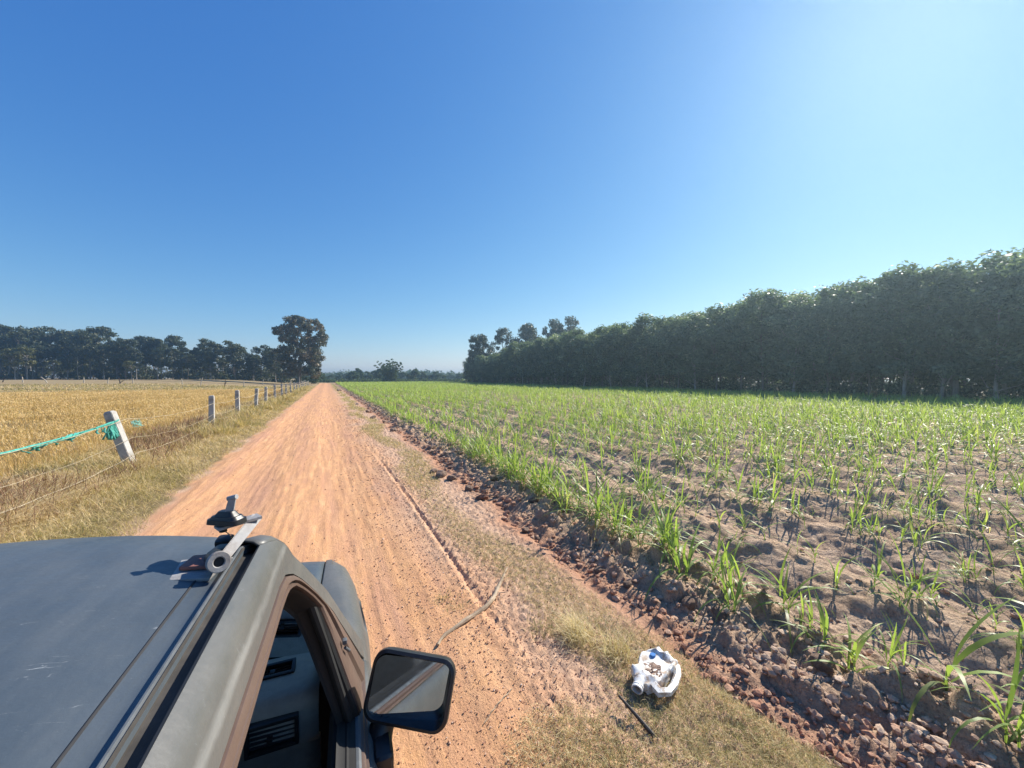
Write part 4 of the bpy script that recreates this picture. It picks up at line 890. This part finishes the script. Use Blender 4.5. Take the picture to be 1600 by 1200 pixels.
    # front wing
    def zs(F): return float(np.interp(F, [1.28, 1.6, 2.0, 2.3, 2.42, 2.5], [1.045, 1.015, .985, .955, .93, .86]))
    def rs(F): return float(np.interp(F, [1.28, 1.7, 2.1, 2.3, 2.42, 2.5], [.062, .052, .022, -.008, -.045, -.10]))
    rows = []
    for F in np.concatenate([np.linspace(1.355, 2.3, 34), [2.36, 2.41, 2.45, 2.48, 2.5]]):
        zt = zs(F); rr = rs(F); bot = .42; da = .43 ** 2 - (F - 1.86) ** 2; bot = max(bot, .36 + math.sqrt(da)) if da > 0 else bot
        rows.append([q3(-.128, F, zt + .002, side), q3(-.124, F, zt + .006, side), q3(-.10, F, zt + .007, side), q3(rr - .085, F, zt + .004, side), q3(rr - .05, F, zt - .006, side), q3(rr - .024, F, zt - .026, side), q3(rr - .006, F, zt - .06, side), q3(rr + .004, F, zt - .11, side), q3(rr + .012, F, (zt + bot) / 2, side), q3(rr + .012, F, bot + .02, side), q3(rr + .008, F, bot, side), q3(rr - .05, F, bot - .003, side)])
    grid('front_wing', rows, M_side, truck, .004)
    bm = bmesh.new()
    for k in range(25):
        a0, a1 = PI * k / 25, PI * (k + 1) / 25; F0, F1 = 1.86 - .42 * math.cos(a0), 1.86 - .42 * math.cos(a1); z0, z1 = .36 + .42 * math.sin(a0), .36 + .42 * math.sin(a1)
        bm.faces.new([bm.verts.new(q3(r_, F, z, side)) for r_, F, z in ((.02, F0, z0), (.02, F1, z1), (-.3, F1, z1), (-.3, F0, z0))])
    done('wheel_well', bm, M_int, truck)
    # load bed side
    rows = []
    for F in np.linspace(-.31, -2.42, 44):
        da = .43 ** 2 - (F + 1.36) ** 2; bot = max(.42, .36 + math.sqrt(da)) if da > 0 else .42
        rows.append([q3(-.04, F, .56, side), q3(-.04, F, 1.0, side), q3(-.036, F, 1.018, side), q3(.03, F, 1.02, side), q3(.045, F, 1.01, side), q3(.055, F, .97, side), q3(.07, F, .8, side), q3(.072, F, bot + .01, side), q3(.065, F, bot, side), q3(.0, F, bot, side)])
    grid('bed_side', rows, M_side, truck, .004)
    for wf in (1.86, -1.36):
        bm = bmesh.new(); cx_ = -.09; Mx = Matrix.Translation(q3(cx_, wf, .35, side)) @ Matrix.Rotation(R(90) * side, 4, 'Y')
        lathe(bm, [(.0, .045), (.06, .05), (.065, .03), (.12, .01), (.17, .03), (.185, .09), (.20, .095), (.20, -.09), (.0, -.09)], Mx, 32); wh = done('wheel', bm, M_alu, truck)
        bm = bmesh.new(); lathe(bm, [(.20, -.09), (.24, -.105), (.32, -.10), (.343, -.085), (.35, -.05), (.35, .05), (.343, .085), (.32, .10), (.24, .105), (.20, .09)], Mx, 40); done('tyre', bm, M_rub, wh)
# roof skin
rows = []
for F in list(np.linspace(-.22, .82, 24)) + [.85, .875, .895, .91, .925, .94, .955]:
    row = []
    for xx in np.linspace(-.541, .541, 41):
        e = abs(xx) / .541; bow = .035 * (1 - e * e); z = 1.6625 + .052 * (1 - e ** 2.4)
        z += -.010 * max(0, (F - .5) / .4) ** 2 * (1 - e) - .12 * max(0, F - .845) ** 1.35 * 3.2
        row.append((xx, F + bow - .2, z))
    rows.append(row)
grid('roof', rows, M_paint, truck, 0)
rows = [[(x_, y_, z_ - dz) for x_, y_, z_ in rows[-1]] for dz in (0, .008, .03)]; rows[2] = [(x_, y_ + .01, z_) for x_, y_, z_ in rows[2]]; grid('windscreen_header', rows, M_paint, truck)
grid('headliner', [[(x_, F - .2, 1.60 - .01 * (abs(x_) / .5)) for x_ in np.linspace(-.6, .6, 5)] for F in (-.2, .3, .9)], M_tan, truck, .006)
# windscreen, cowl, bonnet
ws_t = lambda x_: (x_, .955 + .035 * (1 - (x_ / .6) ** 2) - .2 + .005, 1.592); ws_b = lambda x_: (x_ * 1.22, 1.43 + .07 * (1 - (x_ / .6) ** 2) - .2, 1.045)
rows = [[tuple(np.array(ws_t(x_)) * (1 - s) + np.array(ws_b(x_)) * s) for x_ in np.linspace(-.585, .585, 21)] for s in np.linspace(0, 1, 6)]
ws = grid('windscreen', rows, M_glass, truck)
bm = bmesh.new(); ed = [rows[0][k] for k in range(21)] + [rows[k][-1] for k in range(1, 6)] + [rows[-1][k] for k in range(19, -1, -1)] + [rows[k][0] for k in range(4, 0, -1)] + [rows[0][0]]
tb(bm, ed, .011, 6); done('windscreen_seal', bm, M_rub, ws)
bm = bmesh.new(); tb(bm, [(.35, 1.30, 1.065), (.05, 1.27, 1.10), (-.25, 1.20, 1.17)], .007); tb(bm, [(-.1, 1.32, 1.06), (-.4, 1.28, 1.10), (-.62, 1.2, 1.14)], .007); done('wiper', bm, M_blk, ws)
rows = [[(x_, F - .2 + .05 * (1 - (x_ / .7) ** 2), z) for x_ in np.linspace(-.71, .71, 15)] for F, z in ((1.41, 1.04), (1.46, 1.035), (1.52, 1.05))]; grid('cowl', rows, M_blk, truck, .004)
rows = []
for F in list(np.linspace(1.50, 2.3, 16)) + [2.36, 2.41, 2.45, 2.48, 2.5]:
    row = []
    for x_ in np.linspace(-.615, .615, 33):
        e = abs(x_) / .615; row.append((x_, F - .2 + .02 * (1 - e * e) + .05 * (1 - e * e) * (1.5 < F < 1.6), zs(F) + .004 + .03 * (1 - e ** 3) + .006 * math.exp(-((abs(x_) - .33) / .03) ** 2)))
    rows.append(row)
grid('bonnet', rows, M_paint, truck, .006)
# nose
bm = bmesh.new(); bx(bm, (0, 2.26, .70), (1.34, .06, .36), bev=.02); nose = done('nose_panel', bm, M_side, truck)
bm = bmesh.new(); bx(bm, (0, 2.295, .74), (.74, .03, .15), bev=.006)
for k in range(5): bx(bm, (0, 2.315, .68 + .028 * k), (.72, .012, .008))
done('grille', bm, M_blk, truck)
for sd_ in (1, -1):
    bm = bmesh.new(); bx(bm, (sd_ * .50, 2.295, .74), (.22, .04, .14), bev=.012); hl = done('headlight', bm, M_lens, truck)
    bm = bmesh.new(); bx(bm, (sd_ * .635, 2.275, .74), (.05, .05, .14), bev=.01); done('indicator', bm, M_amb, hl)
    bm = bmesh.new(); bx(bm, (sd_ * .74, -2.63, .85), (.10, .03, .22), bev=.008); done('tail_light', bm, M_red, truck)
bm = bmesh.new(); bx(bm, (0, 2.34, .50), (1.62, .14, .17), bev=.03, seg=3); done('front_bumper', bm, M_chr, truck)
bm = bmesh.new(); bx(bm, (0, -2.70, .48), (1.5, .12, .14), bev=.02); done('rear_bumper', bm, M_chr, truck)
bm = bmesh.new(); bx(bm, (0, -2.60, .79), (1.42, .035, .46), bev=.01); bx(bm, (0, -2.622, .80), (1.2, .01, .3), bev=.004); done('tailgate', bm, M_side, truck)
bm = bmesh.new(); bx(bm, (0, -1.56, .56), (1.44, 2.1, .03)); [bx(bm, (-.62 + .155 * k, -1.56, .578), (.06, 2.05, .014), bev=.003) for k in range(9)]; bx(bm, (0, -.53, .79), (1.44, .03, .44), bev=.008); done('load_bed', bm, M_side, truck)
bm = bmesh.new(); bx(bm, (0, .4, .30), (1.5, 1.75, .03)); bx(bm, (0, 1.32, .68), (1.48, .03, .72)); bx(bm, (0, .0, .26), (.9, 4.6, .10)); done('chassis', bm, M_int, truck)
bm = bmesh.new()      # rear cab wall with its window hole
for c_, s_ in (((0, -.465, .70), (1.52, .02, .76)), ((0, -.46, 1.60), (1.14, .02, .10)), ((.56, -.46, 1.32), (.14, .02, .48)), ((-.56, -.46, 1.32), (.14, .02, .48))): bx(bm, c_, s_)
done('cab_back', bm, M_side, truck)
bm = bmesh.new(); bx(bm, (0, -.46, 1.32), (.97, .008, .46)); done('rear_window', bm, M_glass, truck)
# interior
bm = bmesh.new(); bx(bm, (0, .10, .62), (1.25, .5, .18), bev=.05, seg=3); bx(bm, (0, -.20, .92), (1.25, .14, .56), rot=(R(-12), 0, 0), bev=.05, seg=3); done('seat', bm, M_seat, truck)
def dashx(prof, r0, r1, n=30): return [[q3(Rr, F + .02 * math.cos((Rr + .75) * 2.2), z) for F, z in prof] for Rr in np.linspace(r0, r1, n)]
dprof = [(1.44, 1.06), (1.36, 1.075), (1.28, 1.092), (1.22, 1.106), (1.195, 1.106), (1.178, 1.094), (1.170, 1.07), (1.175, 1.0), (1.19, .965), (1.215, .955), (1.235, .94), (1.245, .80), (1.28, .66)]
dash = grid('dashboard', dashx(dprof, -.085, -1.415), M_dash, truck, .006)
bm = bmesh.new(); bx(bm, q3(-.50, 1.23, 1.11), (.40, .17, .07), bev=.03, seg=3); done('instrument_hood', bm, M_dash, dash)
def vent(cx_, cf, cz, w, h_, rot, ns_):
    bm = bmesh.new(); Mx = Matrix.Translation(q3(cx_, cf, cz)) @ Euler(rot).to_matrix().to_4x4(); tmp = bmesh.new()
    for (x0, z0, sx_, sz_) in ((0, h_ / 2, w, .010), (0, -h_ / 2, w, .010), (w / 2, 0, .010, h_ + .01), (-w / 2, 0, .010, h_ + .01)): bx(tmp, (x0, -.003, z0), (sx_, .02, sz_), bev=.003)
    for k in range(ns_): bx(tmp, (0, .004, -h_ / 2 + h_ * (k + .8) / (ns_ + .6)), (w - .012, .014, .003), rot=(.5, 0, 0))
    bx(tmp, (-w * .05, -.006, -h_ * .12), (.014, .012, .014), bev=.003)
    tmp.transform(Mx); v_ = done('air_vent', tmp, M_blk, dash)
    t2 = bmesh.new(); bx(t2, (0, .016, 0), (w * .98, .004, h_ * .98)); t2.transform(Mx); done('vent_opening', t2, M_rub, v_)
vent(-.195, 1.178, 1.032, .115, .075, (R(4), 0, 0), 5)
vent(-.215, 1.345, 1.083, .10, .042, (R(-80), 0, 0), 4)
bm = bmesh.new(); cyl(bm, q3(-.26, 1.275, 1.092), q3(-.26, 1.273, 1.112), .022, .018); done('dash_knob', bm, M_blk, dash)
bm = bmesh.new(); Mx = Matrix.Translation(q3(-.47, 1.0, 1.0)) @ Matrix.Rotation(R(62), 4, 'X'); rg = [Mx @ Vector((.19 * math.cos(a), .19 * math.sin(a), 0)) for a in np.linspace(0, 2 * PI, 33)]; tb(bm, rg, .014, 8); cyl(bm, Mx @ Vector((0, 0, -.01)), Mx @ Vector((0, 0, -.3)), .03)
for a in (.3, 2.84, 4.7): tb(bm, [Mx @ Vector((0, 0, -.02)), Mx @ Vector((.18 * math.cos(a), .18 * math.sin(a), 0))], .012)
done('steering_wheel', bm, M_blk, truck)
# side mirror
mb = bmesh.new(); Mm = Matrix.Translation(q3(.146, 1.057, 1.134)) @ Matrix.Rotation(-.43, 4, 'Z') @ Matrix.Rotation(-.40, 4, 'X') @ Matrix.Rotation(.13, 4, 'Y')
def rrect(w, h_, r_, n=7):
    P = []
    for cx_, cz, a0 in ((w / 2 - r_, h_ / 2 - r_, 0), (-w / 2 + r_, h_ / 2 - r_, 90), (-w / 2 + r_, -h_ / 2 + r_, 180), (w / 2 - r_, -h_ / 2 + r_, 270)):
        for k in range(n): a = R(a0 + 90 * k / (n - 1)); P.append((cx_ + r_ * math.cos(a), cz + r_ * math.sin(a)))
    return P
MW, MH = .232, .170
def rings_(bm, L_, M_):
    rr = [[bm.verts.new(M_ @ Vector((x_, y_, z_))) for x_, z_ in P] for y_, P in L_]
    for i in range(len(rr) - 1):
        for k in range(len(rr[0])): bm.faces.new([rr[i][k], rr[i][(k + 1) % len(rr[0])], rr[i + 1][(k + 1) % len(rr[0])], rr[i + 1][k]])
    return rr
rr = rings_(mb, [(.034, rrect(MW - .036, MH - .036, .024)), (-.008, rrect(MW - .026, MH - .026, .027)), (-.012, rrect(MW - .020, MH - .020, .03)), (-.008, rrect(MW - .004, MH - .004, .036)), (.004, rrect(MW, MH, .038)), (.03, rrect(MW - .006, MH - .008, .038)), (.055, rrect(MW - .035, MH - .04, .04)), (.068, rrect(MW - .10, MH - .09, .035))], Mm)
mb.faces.new(rr[-1]); mirror = done('side_mirror', mb, M_blk, truck, angle=50)
gn = Mm.to_3x3().inverted() @ Vector((-.224, -.939, .24)).normalized()      # the glass is turned a little inside its shell
mb = bmesh.new(); mb.faces.new([mb.verts.new(Mm @ Vector((x_, .008 - (gn.x * x_ + gn.z * z_) / gn.y, z_))) for x_, z_ in rrect(MW - .027, MH - .027, .027)]); done('mirror_glass', mb, M_mir, mirror)
mb = bmesh.new(); tb(mb, [Mm @ Vector((-.07, .03, -.07)), q3(.085, 1.09, 1.06), q3(.07, 1.075, 1.03), q3(.06, 1.05, 1.0)], [.03, .032, .034, .036], 12); bx(mb, q3(.072, 1.04, .985), (.05, .12, .12), bev=.018, seg=3); done('mirror_arm', mb, M_blk, mirror)
# left side mirror too
mb = bmesh.new(); Ml = Matrix.Translation(q3(.152, 1.065, 1.152, -1)) @ Matrix.Rotation(R(20), 4, 'Z'); rr = rings_(mb, [(-.008, rrect(MW - .02, MH - .02, .03)), (.004, rrect(MW, MH, .038)), (.055, rrect(MW - .035, MH - .04, .04)), (.068, rrect(MW - .10, MH - .09, .035))], Ml); mb.faces.new(rr[-1]); mb.faces.new(rr[0][::-1]); tb(mb, [Ml @ Vector((.07, .03, -.07)), q3(.06, 1.05, 1.0, -1)], [.03, .035], 10); done('side_mirror', mb, M_blk, truck)
# bracket on the drip rail with the aerial mount
bm = bmesh.new(); bx(bm, q3(-.248, .772, 1.669), (.10, .07, .006), rot=(0, R(4), R(-8)), bev=.002); bx(bm, q3(-.205, .80, 1.667), (.03, .03, .008), rot=(0, 0, .3), bev=.002); brk = done('roof_bracket', bm, M_alu, truck)
bm = bmesh.new(); bx(bm, q3(-.224, .780, 1.6755), (.05, .044, .007), rot=(0, R(3), R(-8)), bev=.003); done('rusty_tape', bm, simple('red_brown_tape', (.22, .09, .07), .7, var=.3), brk)
bm = bmesh.new(); cyl(bm, q3(-.206, .765, 1.686), q3(-.193, .737, 1.690), .013, n=20); bx(bm, q3(-.203, .785, 1.680), (.026, .042, .026), rot=(0, 0, -.2), bev=.006); bx(bm, q3(-.206, .828, 1.682), (.026, .022, .030), rot=(.3, 0, -.2), bev=.006); done('clamp', bm, M_blk, brk)
bm = bmesh.new(); a_ = Vector(q3(-.192, .733, 1.690)); ax = Vector((.40, -.86, .25)).normalized() * 1.0; Mx = Matrix.Translation(a_) @ ax.to_track_quat('Z', 'Y').to_matrix().to_4x4()
lathe(bm, [(.0072, -.004), (.0072, .005), (.0085, .006), (.0148, .006), (.016, .0045), (.016, -.004), (.0072, -.006)], Mx, 26); done('pivot_ring', bm, M_alu, brk, angle=30)
bm = bmesh.new(); lathe(bm, [(.0, .002), (.0074, .002), (.0074, -.006), (0, -.006)], Mx, 20); done('pivot_bore', bm, M_rub, brk)
def bar(bm, A, B, wv, th, w0, w1):
    A = Vector(A); B = Vector(B); d = (B - A).normalized(); wv = Vector(wv); wv = (wv - d * wv.dot(d)).normalized(); n_ = d.cross(wv)
    r0 = [bm.verts.new(P + wv * s * w + n_ * u * th) for P, w in ((A, w0), (B, w1)) for s, u in ((-1, -1), (1, -1), (1, 1), (-1, 1))]
    for k in range(4): bm.faces.new([r0[k], r0[(k + 1) % 4], r0[4 + (k + 1) % 4], r0[4 + k]])
    bm.faces.new(r0[:4][::-1]); bm.faces.new(r0[4:])
bm = bmesh.new(); bar(bm, q3(-.186, .735, 1.694), q3(-.160, .838, 1.722), (.8, -.05, -.6), .003, .0080, .0090); bmesh.ops.bevel(bm, geom=list(bm.edges), offset=.0012, segments=2, affect='EDGES')
bar(bm, q3(-.155, .833, 1.7245), q3(-.212, .800, 1.7215), (.4, -.9, 0), .0022, .0125, .0115); done('bracket_arm', bm, M_alu, brk)
am = empty('aerial_mount', (0, 0, 0)); bpy.data.objects.remove(am)
bm = bmesh.new(); Mx = Matrix.Translation(q3(-.198, .806, 1.7275)) @ Matrix.Rotation(R(-32), 4, 'Z')
for (sx_, sy_, zz0, zz1, k0, k1) in ((.031, .015, .0, .008, 1, .96), (.027, .013, .008, .013, 1, .86), (.021, .010, .013, .021, .95, .62)):
    L0 = rrect(2 * sx_ * k0, 2 * sy_ * k0, sy_ * k0 * .6, 5); L1 = rrect(2 * sx_ * k1, 2 * sy_ * k1, sy_ * k1 * .6, 5); a0 = [bm.verts.new(Mx @ Vector((x_ , y_, zz0))) for x_, y_ in L0]; a1 = [bm.verts.new(Mx @ Vector((x_, y_, zz1))) for x_, y_ in L1]
    for k in range(len(a0)): bm.faces.new([a0[k], a0[(k + 1) % len(a0)], a1[(k + 1) % len(a0)], a1[k]])
    bm.faces.new(a0[::-1]); bm.faces.new(a1)
cyl(bm, Mx @ Vector((-.008, 0, -.002)), Mx @ Vector((-.008, 0, -.016)), .006, n=14); aer = done('aerial_base', bm, M_blk, brk)
bm = bmesh.new(); bar(bm, Mx @ Vector((.004, 0, .016)), Mx @ Vector((.010, .002, .044)), (1, 0, 0), .0035, .0065, .005); cyl(bm, Mx @ Vector((.003, 0, .042)), Mx @ Vector((.018, .002, .046)), .0042, n=12); done('aerial_lever', bm, M_alu, brk)
bm = bmesh.new(); tb(bm, [Mx @ Vector((-.006, 0, -.014)), Mx @ Vector((.010, -.002, -.022)), Mx @ Vector((.012, -.004, -.040)), q3(-.205, .80, 1.68)], .0009, 5); done('thin_wire', bm, simple('copper_wire', (.3, .17, .09), .5), brk)

# ------------------------------------------------------------------ litter on the verge
M_jug, t, b = mat('dirty_white_plastic'); n1 = noise(t, 22, 7, .75); n2 = noise(t, 70, 5, .7)
c = mixc(t, ramp(t, n1, [(.46, (0, 0, 0)), (.58, (1, 1, 1))]), (.72, .72, .69), (.44, .33, .23)); t.links.new(c, b.inputs['Base Color']); b.inputs['Roughness'].default_value = .45; bump(t, b, n2, .3, .003); b.inputs['Subsurface Weight'].default_value = .0
jx, jy = 1.90, 1.83; jz = float(zat(jx, jy)[0]); jug = empty('plastic_can', (jx, jy, jz + .004), R(22)); jug.scale = (1.42, 1.30, 1.05); tag(jug, 'torn open white plastic can lying in the dry turf, with caked soil inside', 'plastic can')
# local: neck toward -x, handle toward -y, lying on its side; the upper wall is crushed in and holds soil
bm = bmesh.new(); V = []; nx_, na = 34, 56
for i in range(nx_):
    u = i / (nx_ - 1); x_ = -.115 + .235 * u; e_ = min(1, .40 + 2.6 * u) * (1 - .35 * max(0, (u - .9) / .1) ** 2); ring = []
    for k in range(na):
        a = 2 * PI * k / na; ca, sa = math.cos(a), math.sin(a); p_ = 4.2; rad_ = (abs(ca) ** p_ + abs(sa) ** p_) ** (-1 / p_)
        y_ = rad_ * ca * .082 * e_; z_ = .048 + rad_ * sa * .046 * min(1, .55 + 2.0 * u)
        dn = float(smoothstep(.078, .060, np.array(abs(y_ - .004))) * smoothstep(.18, .30, np.array(u)) * smoothstep(.93, .84, np.array(u))) if sa > 0 else 0
        cr_ = 1.1 - 3.2 * abs(float(fbm(np.array([x_ * 17 + ca * 1.2]), np.array([y_ * 17 + sa * 1.2]), 141, 2, .35)[0]) - .5) - .75
        ring.append(bm.verts.new((x_ + .010 * cr_, y_ * (1 + .16 * cr_), z_ - .020 * dn * (1 + .5 * cr_) + .022 * cr_ * (sa > -.3))))
    V.append(ring)
for i in range(nx_ - 1):
    for k in range(na): bm.faces.new([V[i][k], V[i][(k + 1) % na], V[i + 1][(k + 1) % na], V[i + 1][k]])
bm.faces.new(V[-1]); bm.faces.new(V[0][::-1]); done('can_body', bm, M_jug, jug, angle=24)
bm = bmesh.new(); Mx = Matrix.Translation((-.112, .012, .052)) @ Matrix.Rotation(R(-90), 4, 'Y') @ Matrix.Rotation(R(8), 4, 'X'); lathe(bm, [(.034, -.02), (.030, .002), (.024, .012), (.024, .020), (.027, .022), (.027, .028), (.0245, .030), (.0245, .036), (.0265, .038), (.0265, .043), (.021, .045), (.020, .0)], Mx, 28); done('can_neck', bm, M_jug, jug, angle=40)
bm = bmesh.new(); tb(bm, [(.10, -.05, .05), (.085, -.085, .055), (.04, -.108, .06), (-.03, -.118, .062), (-.08, -.112, .06), (-.105, -.08, .055), (-.085, -.045, .055)], [.026, .021, .018, .018, .020, .024, .024], 5); done('can_handle', bm, M_jug, jug, angle=30)
bm = bmesh.new(); r_ = bmesh.ops.create_icosphere(bm, subdivisions=4, radius=1)
for v in r_['verts']: n_ = float(fbm(np.array([v.co.x * 5]), np.array([v.co.y * 5 + v.co.z * 3]), 9, 4)[0]); v.co = Vector((v.co.x * (.030 + .06 * n_) - .022, v.co.y * (.018 + .05 * n_) - .008, .064 + v.co.z * .013 * (.7 + n_) + .016 * (n_ - .5)))
done('caked_soil', bm, M_clod, jug)
bm = bmesh.new(); cyl(bm, (.070, .030, .068), (.071, .031, .0815), .014, n=14); done('blue_label', bm, simple('blue_print', (.02, .16, .45), .5), jug)
tag_mats = None
M_twig = simple('pale_stick', (.44, .34, .23), .9, var=.3, scale=14, dirt=(.16, .11, .07), bmp=.5); M_burnt = simple('burnt_stick', (.045, .035, .03), .7, var=.4, scale=20, bmp=.5)
def gpt(u, v, z=0): d = (H - z) * 601 / (v - 590); x, y = cw(u, d); return x, y
def stick(name, pix, rad, m, lab, lift=.0, extra=None):
    P = [gpt(u, v) for u, v in pix]; P = resample([(x, y) for x, y in P], 22); bm = bmesh.new(); n = len(P)
    zz_ = zat(P[:, 0], P[:, 1]); zz_ = np.convolve(np.pad(zz_, 3, 'edge'), np.ones(7) / 7, 'valid')
    tb(bm, [(P[k, 0], P[k, 1], zz_[k] + rad[0] * .7 + lift * math.sin(PI * k / (n - 1)) + .004 * math.sin(k * 1.3)) for k in range(n)], [float(np.interp(k / (n - 1), np.linspace(0, 1, len(rad)), rad)) * (1 + .12 * math.sin(k * 2.1)) for k in range(n)], 8)
    if extra: extra(bm, P, zz_)
    o = done(name, bm, m); return tag(o, lab, 'stick')
stick('stick', [(793, 893), (788, 905), (781, 920), (771, 943), (762, 957), (745, 969), (728, 981), (706, 993), (691, 1003), (683, 1017)], [.008, .014, .018, .019, .018, .015, .010], M_twig, 'long bent pale stick lying on the shoulder beside the road', .012,
      lambda bm, P, zz_: tb(bm, [(P[8, 0], P[8, 1], zz_[8] + .015), (P[8, 0] + .08, P[8, 1] - .03, zz_[8] + .02)], [.006, .003], 6))
stick('stick', [(800, 1088), (785, 1106), (770, 1124), (756, 1142)], [.003, .0035, .003], M_twig, 'thin pale twig near the clump of dry turf at the bottom', .005)
bm = bmesh.new(); a0 = gpt(969, 1096, .09); a1 = gpt(1003, 1128, .045); a2 = gpt(1024, 1160, .02); a3 = gpt(1028, 1168, .0)
tb(bm, [(*a0, .10), (a0[0] * .5 + a2[0] * .5, a0[1] * .5 + a2[1] * .5, .067), (*a2, .03), (*a3, .0)], [.007, .010, .013, .009], 9); tag(done('stick', bm, M_burnt), 'dark burnt stick propped up beside the white plastic can', 'stick')

# ------------------------------------------------------------------ the air
hz, t, b = mat('haze_air'); t.nodes.remove(b); pv = nd(t, 'ShaderNodeVolumePrincipled'); pv.inputs['Color'].default_value = (.60, .84, 1, 1); pv.inputs['Density'].default_value = .0010; pv.inputs['Anisotropy'].default_value = .68
t.links.new(pv.outputs[0], t.nodes['Material Output'].inputs['Volume'])
bm = bmesh.new(); bx(bm, (0, 690, 11.5), (1460, 1680, 29)); tag(done('haze', bm, hz, smooth=False), 'thin blue morning haze over the fields', 'haze', kind='stuff')
